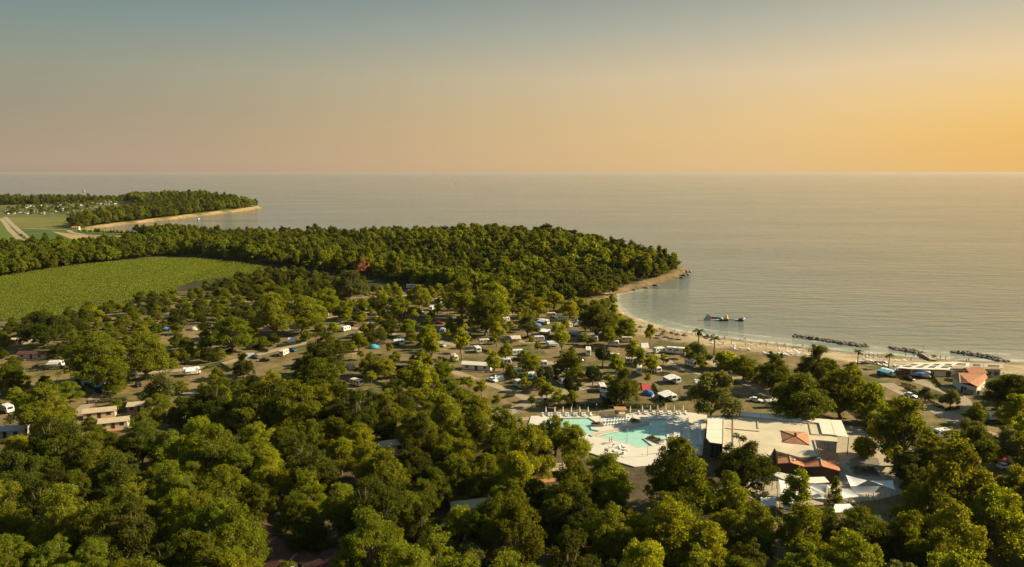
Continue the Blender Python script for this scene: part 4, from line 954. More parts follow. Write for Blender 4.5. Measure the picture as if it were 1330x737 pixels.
def make_bungalow(wall='wood', roof_='roof_tan', Ln=8.0):
    def mk():
        r = empty('holiday_bungalow'); a = Ln/2
        MB().box(-a, a, -2, 2, .2, 2.5).build('wall', M[wall], r)
        mb = MB(); gable(mb, -a, a, -2, 2, 2.52, 3.3, .35, .1); mb.build('roof', M[roof_], r)
        MB().add([(-a,-2,2.5),(-a,2,2.5),(-a,0,3.2),(-a+.1,-2,2.5),(-a+.1,2,2.5),(-a+.1,0,3.2)], [(0,2,1),(3,4,5)]).build('gable_wall', M[wall], r)
        MB().add([(a,-2,2.5),(a,2,2.5),(a,0,3.2),(a-.1,-2,2.5),(a-.1,2,2.5),(a-.1,0,3.2)], [(0,1,2),(3,5,4)]).build('gable_wall', M[wall], r)
        for x in (-a*.65, a*.6): MB().box(x-.6, x+.6, -2.03, -2.0, 1.0, 2.0).build('window', M['glass'], r)
        MB().box(-.5, .5, -2.04, -2.0, .2, 2.2).build('door', M['wall_brown'], r)
        MB().box(a, a+.04, -.7, .7, 1.0, 2.0).build('window', M['glass'], r)
        MB().box(-a, a, -4, -2.02, 0, .25).build('deck', M['wood'], r)
        return r
    return mk
CAMP = 'caravans on the tree shaded pitches'
LM = {}
def landmark(label, x, y):
    w_ = label
    for k in (' beside', ' behind', ' among', ' under ', ' near', ' at ', ' on ', ' between', ' in ', ' parked', ' lying', ' next', ' half', ' below', ' alone', ' standing', ' just', ' without', ' showing', ' uppermost', ' lowest'): w_ = w_.split(k)[0]
    LM.setdefault(w_, []).append((x, y))
def near_label(x, y, noun, fall, rmax=22):
    best = None
    for w_, pts in LM.items():
        if len(pts) > 1 or len(w_.split()) > 9: continue
        d = math.hypot(pts[0][0] - x, pts[0][1] - y)
        if d < rmax and (best is None or d < best[0]): best = (d, w_)
    if not best and fall and not noun.startswith('low'):
        qx, qy, _ = P(x, y, GZ); w_ = ''
        if 'near wood' in fall[0]: w_ = 'in the near wood round the red brown cottages' if qx < 470 and qy > 620 else 'in the near wood below the tan roofed bungalows' if qx < 470 else 'in the near wood beyond the paved square' if qx > 1150 else 'in the near wood below the shade sails' if qx > 930 else 'in the near wood just below the pool deck' if qx > 690 else 'in the near wood below the pool road'
        else: w_ = 'between the vineyard and the upper camp lane' if qx < 460 and qy < 440 else 'on the shaded pitches along the lower lane' if qx < 460 else 'below the red roofed house by the bare lane' if qx > 1200 else 'between the flat roofed building and the beach' if qx > 920 else 'on open pitches at the foot of the woodland' if qy < 440 else 'on open pitches behind the pools'
        return noun + ' ' + w_, noun + 's ' + w_
    if best: return '%s close to the %s' % (noun, best[1]), '%ss by the %s' % (noun, best[1])
    return fall
def put(key, maker, px, py, deg, label, cat, group=None, s=1, r=7, zc=.9):
    p = G(px, py, GZ + zc); p = Vector((p.x, p.y, GZ + .03))
    keep_clear(px, py, r); OCC.append((p.x, p.y, 4)); landmark(label, p.x, p.y)
    return place(key, maker, p, R(deg), s, label, cat, group)
OCC = []
EXTRA = [(590,466),(575,431),(548,409),(500,396),(546,391),(590,416),(611,411),(656,416),(676,426),(730,414),(737,424),(770,441),(781,419),(700,441),(656,471),(703,474),(735,496),(830,481),(852,481),(856,456),(906,500),(641,416),(561,401),(690,489),(620,455)]
caravans = [  # px, py, heading, variant, label
 (73,474,8,'cg','silver white caravan beside a black car on the road under dark trees'), (139,505,-70,'cb','white caravan with a blue awning beside a bright green tree'), (172,488,-60,'m','white motorhome behind the small bright green tree'),
 (249,484,20,'ma','white motorhome with a pale awning at the end of the bare lane'), (460,396,5,'c',None), (449,428,60,'c','white caravan parked tight beside a dark car on the pale road'), (522,445,-80,'ca','white caravan with a pale awning beside the turquoise tent'),
 (629,445,15,'k','cream caravan beside the blue white pavilion tent'), (463,498,-30,'k','cream caravan alone below the stepped hedges'), (708,403,-60,'k','small cream caravan under the trees near the cove'), (716,410,10,'k','cream caravan beside a grey awning tent'),
 (708,432,-20,'ca','large white caravan with a broad pale awning beside the blue dome tent'), (747,434,-25,'cg','caravan with a grey awning and its sunlit end showing'), (766,428,15,'c',None), (792,437,25,'c',None), (717,448,12,'cg','white caravan with a small grey awning behind the big round oak'),
 (669,441,10,'kb2','cream caravan under a beige awning beside thin trees'), (672,459,15,'c',None), (797,447,-15,'c','white caravan beside a dark car near the beach pitches'), (764,458,85,'m','tall white motorhome standing nose on beside a dark tent'), (797,464,-20,'k','cream caravan behind the clipped round tree'),
 (820,470,-10,'k','cream caravan behind thin trees near the round hedge'), (671,483,-75,'c',None), (675,500,-60,'c',None), (782,505,-88,'c','white caravan end on beside the big dark oak'), (795,517,-75,'cg2','white caravan with a grey awning just behind the pool hedge'),
 (870,516,-70,'cg2b','white caravan with a light awning behind the long pool hedge'), (876,494,-70,'ca','white caravan with an awning on the plot below the beach pitches'), (878,457,-18,'mh','large white motorhome lying along the beach pitches'), (897,473,-60,'c','white caravan half hidden by the palms'),
 (1003,526,4,'k','cream caravan behind the flat roofed building'), (1196,487,-40,'ma2','white motorhome with a blue awning beside the beach restaurant'), (1153,485,-60,'cy','caravan with a turquoise awning in front of the beach restaurant'), (1292,542,3,'c','white caravan beside the large round bush on the right hand pitches'),
 (707,419,-40,'cg','grey tented caravan between the dome tent and the cove trees'), (397,409,-30,'k','cream caravan among trees by the sunlit lane'), (424,408,-70,'k','sunlit cream caravan at the corner of the pale lane'), (814,442,0,'k','cream caravan with its flank to the small beach trees'), (534,373,10,'m','white motorhome at the foot of the woodland'), (569,392,-60,'c',None), (369,459,80,'k','cream caravan end on beside a blue car'), (10,532,-35,'c','white caravan at the foot of the tall oaks beside a grey car'), (1224,564,15,'c','white caravan half hidden by round oaks near the paved square')]
cv = dict(c=(make_caravan(5.2), 'c'), cg=(make_caravan(5.6, 'white', 'canvas_grey'), 'cg'), ca=(make_caravan(5.8, 'white', 'canvas_white'), 'ca'), cb=(make_caravan(5.0, 'white', 'canvas_blue'), 'cb'), k=(make_caravan(5.2, 'cream'), 'k'), kb2=(make_caravan(5.6, 'cream', 'canvas_beige'), 'kb'),
 cg2=(make_caravan(6.2, 'white', 'canvas_grey'), 'cg2'), cg2b=(make_caravan(6.2, 'white', 'canvas_white'), 'cg2b'), m=(make_motorhome(), 'm'), ma=(make_motorhome(6.4, 'canvas_white'), 'ma'), ma2=(make_motorhome(7, 'canvas_blue'), 'ma2'), mh=(make_motorhome(8.2), 'mh'), cy=(make_caravan(5.6, 'white', 'canvas_cyan'), 'cy'))
for px, py in EXTRA: caravans.append((px, py, random.choice([10, -15, 25, -70, 80, -60]), 'c', None))
for px, py, a, k, lab in caravans:
    mot = k.startswith('m'); put(cv[k][1], cv[k][0], px, py, a, lab or 'plain white caravan without awning among the tree shaded pitches', 'motorhome' if mot else 'caravan', None if lab else CAMP, 1, 7 if lab else -3)
cars = [(50,477,10,'black','black car beside the silver white caravan'), (180,500,-50,'black','black car behind the green trees near the white motorhome'), (22,541,30,'silver','grey car beside the white caravan at the foot of the oaks'), (300,456,-15,'black','black car between the hedges of the upper lane'), (332,464,-30,'darkgrey','dark grey car beside a grey tent'), (344,468,12,'black','black car on the hedged pitch beside the dark grey car'),
 (454,423,30,'black','dark car beside the white caravan on the pale road'), (495,446,30,'darkgrey','dark car in front of the turquoise tent'), (380,455,-30,'blue','blue car beside the cream caravan'), (574,449,-40,'silver','silver car parked between slender trees'), (629,431,15,'silver','silver car behind the cream caravan near the pavilion tent'), (634,471,-60,'red','red car at the end of the long white roof'), (640,494,-45,'carwhite','white car beside a white ridge tent'),
 (784,452,-10,'black','black car beside the white caravan near the beach pitches'), (982,520,-35,'carwhite','white car at the foot of the beach lane'), (1181,492,-70,'black','black car between two caravans by the beach restaurant'), (955,476,10,'blue','blue car parked beside the beach lane'), (571,420,-10,'red','red car in the shade of the woodland edge'), (890,518,10,'black','black car beside the caravan with a light awning'), (531,378,0,'silver','silver car beside the motorhome at the foot of the woodland'), (838,462,-10,'blue','blue car beside the large motorhome'), (1183,514,-60,'carwhite','white car half hidden by oaks near the bare lane'), (1305,606,15,'carwhite','white car beside the red awning on the right hand pitches')]
for px, py, a, pnt, lab in cars: put('car' + pnt, make_car(pnt), px, py, a, lab, 'car', None, 1, 5, .5)
tents = [(485,450,10,make_dome('canvas_cyan','canvas_cyan'),'dcy','turquoise dome tent beside a dark car'), (697,422,0,make_dome('canvas_blue','canvas_blue'),'dbl','blue dome tent beside the large white caravan'), (691,427,-60,make_dome('canvas_white','canvas_grey'),'dwh','white dome tent next to the blue dome tent'), (842,510,-60,make_dome('canvas_blue','canvas_white'),'dbw','blue and white dome tent behind the pool hedge'), (838,503,20,make_ridge('canvas_red'),'rred','red ridge tent beside the blue and white dome tent'),
 (606,435,20,make_gazebo('canvas_white'),'gwh','white pavilion tent with a pointed top under tall trees'), (750,421,30,make_gazebo('canvas_grey'),'ggr','grey pavilion tent near the cove trees'), (648,491,20,make_ridge('canvas_white'),'rwh','white ridge tent beside the white car'), (379,442,10,make_ridge('canvas_white'),'rwh','white ridge tent among the dark oaks of the upper lane'), (382,397,10,make_ridge('canvas_grey'),'rgr','grey ridge tent at the edge of the upper trees'), (219,474,-15,make_ridge('canvas_grey'),'rgr','grey ridge tent behind olive green trees'), (252,427,0,make_dome('canvas_beige','canvas_beige'),'dbe','pale beige dome tent under the upper oaks'), (215,430,10,make_gazebo('canvas_blue'),'gbl','blue topped pavilion tent under the upper oaks'),
 (837,449,10,make_ridge('canvas_white'),'rwh','white ridge tent on the pitch nearest the beach'), (455,476,-20,make_ridge('canvas_beige'),'rbe','beige ridge tent at the edge of the big dark oaks'), (736,482,15,make_gazebo('canvas_white'),'gwh','white pavilion tent beside the big round oak'), (722,482,15,make_ridge('canvas_grey'),'rgr','grey ridge tent beside the white pavilion tent'), (752,467,0,make_dome('darkgrey','darkgrey'),'ddk','dark dome tent beside the tall white motorhome'), (1296,594,5,make_ridge('canvas_red'),'rred','red ridge tent on the right hand pitches'), (1312,592,5,make_dome('canvas_white','canvas_white'),'dww','white dome tent beside the red ridge tent'), (325,462,20,make_ridge('canvas_grey'),'rgr','grey ridge tent beside the dark grey car'), (1163,484,0,make_gazebo('canvas_white'),'gwh','white pavilion tent beside the turquoise awning')]
for px, py, a, mk, key, lab in tents: put('t' + key, mk, px, py, a, lab, 'tent', None, 1, 5, .8)
bungs = [(182,524,15,('wood','roof_tan',7),'wooden bungalow with a tan roof and a sunlit orange end wall'), (130,532,20,('wall_beige','roof_tan',9),'long tan roofed bungalow behind dark oaks'), (148,545,20,('wall_beige','roof_tan',8),'tan roofed bungalow in front of the longer one'), (526,405,-5,('wall_white','roof_flat',13),'long white walled bungalow among the upper trees'), (620,472,-12,('wall_white','membrane',12),'long low hut with a white roof beside the red car'), (26,440,30,('wall_beige','roof_tan',9),'grey roofed hut under the dark trees by the field'), (10,556,10,('canvas_grey','canvas_grey',10),'large grey canvas lodge under the oaks'), (44,458,0,('wall_beige','tile_dark',12),'red brown roofed hut in the shade beside the road'), (622,652,12,('wall_beige','roof_tan',13),'broad tan roofed hut in a gap of the oaks'), (718,606,14,('wall_beige','roof_tan',11),'tan roofed hut below the open crowned tree by the pool'), (505,575,20,('wall_beige','roof_tan',9),'tan roofed hut showing between the front oaks'), (665,560,0,('wall_brown','tile_dark',10),'dark hut with a red brown roof beside the pool road')]
for px, py, a, (w1, r1, Ln), lab in bungs: put('b' + w1 + r1 + str(Ln), make_bungalow(w1, r1, Ln), px, py, a, lab, 'bungalow', None, 1, 7 if py < 560 and px != 665 else -6, 2.6)
for px, py, lab in [(340,686,'red brown roofed cottage uppermost in the shaded gap'), (368,708,'red brown roofed cottage in the middle of the shaded gap'), (352,726,'red brown roofed cottage half under the left oak'), (413,728,'red brown roofed cottage lowest in the shaded gap'), (443,727,'small red brown cottage beside the lowest cottage')]:
    put('bcot', make_bungalow('wall_white', 'tile_dark', 9), px, py, -38, lab, 'cottage', None, 1.05, 2, 3)

# ------------------------------------------------------------------ hedges
def make_hedge(Ln, seed, hh=1.3):
    def mk():
        g = np.random.default_rng(seed); n_ = int(Ln / .45)
        cent = np.stack([np.repeat(np.linspace(-Ln/2+.3, Ln/2-.3, n_), 2), g.uniform(-.25, .25, 2*n_), np.tile([hh*.3, hh*.75], n_) + g.uniform(-.08, .08, 2*n_)], 1)
        v, q = leaf_cloud(cent, g.uniform(.38, .55, 2*n_), 22, .34, seed); o = obj('hedge', np_mesh('hedge', v, q, M['hedge'])); return o
    return mk
HED = []
def zz(o, s, l_): return [tuple((o[0] + a / s, o[1] + b_ / s) for a, b_ in seg) for seg in l_]
HED += zz((600,380), 4.337, [((95,320),(185,345)),((290,375),(390,390)),((365,465),(410,470)),((395,520),(520,555)),((510,480),(545,490)),((545,485),(640,458)),((640,458),(725,482)),((240,590),(300,575)),((830,420),(890,395)),((890,400),(1000,420)),((1010,435),(1090,445)),((220,650),(280,640)),((650,275),(740,260)),((480,260),(560,245)),((350,255),(390,250)),((610,585),(650,655)),((800,590),(815,650)),((470,605),(480,650)),((1075,520),(1140,640)),((390,420),(480,400)),((700,640),(1120,645)),((415,632),(690,640)),((690,300),(760,330)),((1110,455),(1200,470))])
HED += zz((320,360), 3.88, [((715,440),(830,480)),((720,410),(770,395)),((745,515),(830,490)),((715,465),(790,455)),((835,395),(905,380)),((1185,370),(1260,390)),((965,410),(1010,420)),((260,240),(390,205)),((530,200),(570,205)),((0,340),(110,375)),((150,350),(280,330)),((520,325),(555,325)),((530,470),(600,455)),((545,515),(610,495)),((640,300),(720,290)),((1000,690),(1060,715)),((480,185),(560,165))])
HED += zz((0,380), 3.88, [((430,460),(510,510)),((430,555),(640,540)),((1020,385),(1110,360)),((1110,360),(1165,395)),((1050,325),(1100,345)),((130,395),(380,375)),((380,420),(420,500))])
HED += zz((1030,410), 4.337, [((610,385),(695,408)),((630,412),(720,455)),((690,450),(860,530)),((790,455),(850,460)),((770,330),(830,400)),((1080,605),(1240,610)),((955,555),(990,560)),((1180,660),(1260,690)),((1060,670),(1120,680)),((380,265),(520,268)),((860,530),(940,520)),((900,660),(1000,690))])
HED += [((1300,575),(1330,580)), ((1290,600),(1330,612)), ((1220,585),(1290,590)), ((1255,560),(1275,565)), ((1105,530),(1150,560))]
for i, (a, b_) in enumerate(HED):
    A, B = G(*a, GZ+.5), G(*b_, GZ+.5); d = B - A; ln = max(2.5, min(d.length, 60)); q = min((6, 12, 22, 45), key=lambda v_: abs(math.log(v_ / ln)))
    HL = ('long clipped hedge running behind the pools', 'long hedges behind the pools') if ln > 40 else near_label((A.x+B.x)/2, (A.y+B.y)/2, 'low clipped hedge', ('low clipped dark hedge dividing dry pitches away from any tent', 'hedges between the pitches'), 14)
    place('hedge%d' % q, make_hedge(q, q), ((A.x+B.x)/2, (A.y+B.y)/2, GZ), math.atan2(d.y, d.x), (ln/q, 1.1, random.uniform(.85, 1.15)),
          HL[0], 'hedge', HL[1])

# ------------------------------------------------------------------ beach, breakwaters, water park
def ground_z(x, y): return float(height(np.array([x]), np.array([y]))[0])
def gpt(px, py):
    z = GZ
    for _ in range(6): p = G(px, py, z); z = max(0.0, ground_z(p.x, p.y))
    return Vector((p.x, p.y, z))
def rock_bits(pts, n_, seed, smin=.6, smax=1.5, spread=1.6, zb=0):
    g = np.random.default_rng(seed); mb = MB(); pts = [Vector(p) for p in pts]; seg = [(b_ - a).length for a, b_ in zip(pts, pts[1:])]; tot = sum(seg)
    for i in range(n_):
        t_ = g.uniform(0, tot); k = 0
        while t_ > seg[k] and k < len(seg) - 1: t_ -= seg[k]; k += 1
        p = pts[k].lerp(pts[k+1], t_ / seg[k]); sz = g.uniform(smin, smax); off = g.normal(size=2) * spread * .5
        c = p + Vector((off[0], off[1], zb + max(0, .9 - abs(off[0]) * .4) * g.uniform(0, 1)))
        bm = bmesh.new(); bmesh.ops.create_icosphere(bm, subdivisions=1, radius=sz)
        vs = [Vector((v_.co.x * g.uniform(.7, 1.25), v_.co.y * g.uniform(.7, 1.25), v_.co.z * g.uniform(.5, .85))) + c for v_ in bm.verts]; fs = [tuple(v_.index for v_ in f.verts) for f in bm.faces]; bm.free()
        mb.add(vs, fs)
    return mb
for pts, n_, lab in [([(1035,436.5),(1060,440),(1095,446),(1125,450)], 130, 'long stone breakwater lying off the beach by itself'), ([(1163,453.5),(1185,456),(1200,460),(1205,465),(1212,468)], 110, 'curved stone breakwater joined to the beach near the restaurant'), ([(1243,457.5),(1265,461),(1285,464),(1303,469)], 100, 'stone breakwater running in towards the dark trees')]:
    W_ = [G(x, y, .2) for x, y in pts]; r0 = empty('breakwater', W_[0]); tag(r0, lab, 'breakwater')
    o = rock_bits([p - W_[0] for p in W_], n_ * 2, n_, .5, 1.15, 2.6, -.15).build('rocks', M['rock'], r0); o['kind'] = 'stuff'
o = MB().beam(G(1200, 459.5, .9), G(1213, 468, 1.1), 2.6, .5).build('jetty', M['plaza']); tag(o, 'short paved jetty leading out to the curved breakwater', 'jetty')
for i, (px, py, s_) in enumerate([(884,354,3.2),(889,353,2.6),(888,358,2.2),(893,357,2.0),(880,358,2.4),(886,361,1.6),(840,374,1.6),(825,377,1.3),(852,371,1.5),(921,438,1.5),(917,440,1.2),(926,437,1.1)]):
    p = G(px, py, .2); tag(rock_bits([(0,0,0),(.1,0,0)], 5, i, s_*.5, s_*.9, s_ * 1.2).build('shore_rocks', M['rock']), ['cluster of dark rocks at the tip of the wooded headland', 'cluster of brown boulders on the shore below the headland bank', 'cluster of orange brown boulders on the bathing beach'][0 if i < 6 else 1 if i < 9 else 2], 'rocks', ['rocks at the headland tip', 'boulders along the headland bank', 'boulders on the beach'][0 if i < 6 else 1 if i < 9 else 2]).location = p
def make_thatch():
    r = empty('thatched_parasol'); MB().tube([(0,0,0),(0,0,2.3)], .06, 6).build('pole', M['bark'], r); MB().lathe([(1.7,1.85),(1.65,1.95),(.9,2.4),(.08,2.85)], 12).build('thatch', M['thatch'], r); return r
for px, py in [(863,436),(861,439),(873,438),(852,435),(832,430),(880,440),(889,441)]:
    p = gpt(px, py); place('thatch', make_thatch, p, 0, 1.0, 'brown thatched parasol on the sandy beach', 'parasol', 'thatched parasols on the beach'); keep_clear(px, py, 3)
def make_person(pose, wear):
    def mk():
        me_ = bpy.data.meshes.new('person'); st = .16 if pose == 'walk' else .05; ar = .35 if pose == 'wave' else 0
        V_ = [(0,0,.95),(0,0,1.18),(0,0,1.42),(0,0,1.5),(0,.02,1.6),(0,.02,1.72),(.1,0,.92),(.1,st,.5),(.1,st*.6-.05,.08),(.1,st*.6+.12,.04),(-.1,0,.92),(-.1,-st,.5),(-.1,-st*1.3-.08,.08),(-.1,-st*1.3+.08,.04),
              (.2,0,1.4),(.27,.02,1.13),(.28+ar*.3,.1,.9+ar*2),(.29+ar*.35,.14,.8+ar*2.3),(-.2,0,1.4),(-.27,-.02,1.13),(-.28,.06,.9),(-.29,.1,.8)]
        E_ = [(0,1),(1,2),(2,3),(3,4),(4,5),(0,6),(6,7),(7,8),(8,9),(0,10),(10,11),(11,12),(12,13),(2,14),(14,15),(15,16),(16,17),(2,18),(18,19),(19,20),(20,21)]
        rd = [.14,.13,.15,.06,.1,.085,.1,.062,.042,.035,.1,.062,.042,.035,.06,.045,.036,.04,.06,.045,.036,.04]
        me_.from_pydata(V_, E_, []); o = bpy.data.objects.new('person', me_); COL.objects.link(o)
        md = o.modifiers.new('skin', 'SKIN'); sv = me_.skin_vertices[0].data
        for i, q in enumerate(rd): sv[i].radius = (q, q * (.72 if i < 3 else 1)); sv[i].use_root = i == 0
        o.modifiers.new('sub', 'SUBSURF').levels = 1
        dg = bpy.context.evaluated_depsgraph_get(); m2 = bpy.data.meshes.new_from_object(o.evaluated_get(dg)); o.modifiers.clear(); o.data = m2; m2.materials.clear(); m2.materials.append(M['skin'])
        MB().lathe([(.165,.8),(.175,.95),(.15,1.04)], 10).build('swimwear', M[wear], o).scale = (1.0, .8, 1)
        MB().lathe([(.09,1.62),(.115,1.68),(.1,1.78),(.03,1.83)], 8).build('hair', M['wall_brown'], o)
        return o
    return mk
PEOPLE = [(859,431,'walk'),(862,431,'stand'),(876,433,'stand'),(890,434,'walk'),(909,437,'stand'),(933,441,'stand'),(941,442,'wave'),(950,448,'walk'),(939,449,'walk'),(961,444,'stand'),(968,450,'walk'),(975,449,'stand'),(1010,452,'walk'),(1030,454,'stand'),(1048,456,'stand'),(1187,464,'stand'),(1176,464,'walk'),(1221,467,'stand'),(1228,468,'stand'),(1242,467,'walk'),(1255,471,'stand'),(1258,470,'stand'),(1120,463,'stand'),(1140,464,'walk'),(1128,463,'stand')]
for k in range(34):
    px = random.choice([random.uniform(850, 1070), random.uniform(1112, 1290)]); PEOPLE.append((px, (426 + (px - 850) * .125 if px < 1000 else 445 + (px - 1000) * .115) + random.uniform(1, 7), random.choice(['walk', 'stand', 'stand'])))
wears = ['red', 'navy', 'canvas_cyan', 'black', 'yellow']; wname = ['red', 'navy blue', 'turquoise', 'black', 'yellow']
for i, (px, py, ps) in enumerate(PEOPLE):
    k = i % 5; p = gpt(px, py)
    o = place('person%s%d' % (ps, k), make_person(ps, wears[k]), p, random.uniform(0, 6.28), random.uniform(.95, 1.08), 'person in %s swimwear %s on the bathing beach' % (wname[k], {'walk': 'walking', 'stand': 'standing', 'wave': 'standing with one arm raised'}[ps]), 'person', 'bathers in %s %s' % (wname[k], ps)); keep_clear(px, py, 2)
for i, (x, y) in enumerate(POOLFOLK):
    k = i % 5; p = zoomA(x, y); place('personwalk%d' % k, make_person('walk', wears[k]), (*p, DZ), random.uniform(0, 6.28), 1.0, 'person in %s swimwear walking on the pool deck' % wname[k], 'person', 'bathers in %s on the pool deck' % wname[k])
for px, py in [(940,480),(944,479),(949,480)]:
    p = gpt(px, py); place('personwalk3', make_person('walk', 'black'), p, R(random.uniform(120, 160)), 1.05, 'person in black walking along the paved beach lane', 'person', 'walkers on the beach lane')
p = G(1199, 455.5, 1.8); place('personstand3', make_person('stand', 'black'), p, 1, 1.05, 'person in black standing on the curved breakwater', 'person')
for k in range(70):
    px = random.choice([random.uniform(925, 1065), random.uniform(1112, 1180)]); py = 443 + (px - 925) * .105 + random.uniform(0, 10); p = gpt(px, py)
    place('lounger', make_lounger, p, random.uniform(0, 3.1), 1.0, 'white sun lounger on the sand of the bathing beach', 'sun lounger', 'loungers on the sand')
def make_banner():
    r = empty('banner_post'); MB().tube([(0,0,0),(0,0,2.6)], .05, 6).build('pole', M['darkmetal'], r); MB().box(.05, 1.0, -.03, .03, .7, 2.5).build('banner', M['yellow'], r); return r
for k in range(8):
    p = G(961 + k * 5.7, 489 + k * 3.0); place('banner', make_banner, p, R(-25), 1, 'yellow banner on a post beside the paved beach lane', 'banner', 'banners along the beach lane'); keep_clear(961 + k * 5.7, 487 + k * 3, 2)
# inflatable park
o0 = G(919, 416, 0); fx = .426
r0 = empty('inflatable_park', (o0.x, o0.y, 0)); tag(r0, 'floating inflatable water park with a grey slide and a small yellow tower', 'water park')
MB().add([(-1.8,-1.6,.05),(1.4,-1.6,.05),(1.4,1.6,.05),(-1.8,1.6,.05),(.2,-1.3,3.4),(.8,-1.3,3.4),(.8,1.3,3.4),(.2,1.3,3.4)], [(0,1,5,4),(1,2,6,5),(2,3,7,6),(3,0,4,7),(4,5,6,7)]).build('slide', M['vinyl_grey'], r0)
MB().box(1.42, 1.7, -1.1, 1.1, .1, 2.4).build('slide_front', M['orange'], r0)
MB().tube([(2.0,-.3,.25),(4.8,-.8,.25),(7.2,-1.4,.25)], .45, 8).build('walkway', M['vinyl_white'], r0, True)
MB().tube([(3.2,4.4,.35),(6,4.2,.35),(9.8,3.6,.35)], .55, 8).build('walkway', M['navy'], r0, True)
MB().lathe([(1.2,0),(1.35,.35),(1.2,.7),(.7,1.4),(.6,2.2),(.2,2.6)], 10, (11.2, 2.2, .05)).build('tower', M['yellow'], r0, True)
MB().box(6.2, 10.8, -3.2, -1.2, .05, 1.2).build('platform', M['navy'], r0); MB().box(7.4, 8.0, -3.25, -1.15, .9, 1.26).build('stripe', M['vinyl_white'], r0)
MB().tube([(12.4,1.2,.25),(15,0,.25),(17,-1.4,.25)], .3, 8).build('walkway', M['vinyl_white'], r0, True)
MB().lathe([(1.4,0),(1.7,.5),(1.5,1.1),(.6,1.6)], 10, (18.2, -2.2, .02)).build('dome', M['navy'], r0, True); MB().lathe([(.7,0),(.8,.4),(.3,.9)], 8, (19.6, -1.9, .9)).build('knob', M['vinyl_white'], r0, True)
# boats
def make_boat(Ln):
    def mk():
        r = empty('motor_boat'); a = Ln/2; wd = Ln*.16; prof = [(-a,.0),(-a,Ln*.1),(a*.6,Ln*.12),(a,Ln*.14)]
        MB().add([(-a,-wd,0),(a*.4,-wd,0),(a,0,Ln*.05),(a*.4,wd,0),(-a,wd,0),(-a,-wd*1.15,Ln*.1),(a*.4,-wd*1.15,Ln*.11),(a*1.06,0,Ln*.13),(a*.4,wd*1.15,Ln*.11),(-a,wd*1.15,Ln*.1)], [(0,1,6,5),(1,2,7,6),(2,3,8,7),(3,4,9,8),(4,0,5,9),(5,6,7,8,9)]).build('hull', M['hull'], r)
        MB().box(-a*.5, a*.15, -wd*.7, wd*.7, Ln*.1, Ln*.22).build('cabin', M['darkgrey'], r); return r
    return mk
p = G(592, 239.5, 0); place('boatA', make_boat(16), p, R(10), 1, 'small dark boat alone far out on the open sea', 'boat')
p = G(108, 248, 0); place('boatB', make_boat(14), p, R(170), 1, 'small white boat far out beyond the wooded spit', 'boat')
p = G(250, 298, 0); place('boatC', make_boat(7), p, R(30), 1, 'small white boat on the bay near the far beach', 'boat')
p = G(258, 284, 0); place('boatC', make_boat(7), p, R(80), 1, 'small white boat moored close under the far wooded shore', 'boat')

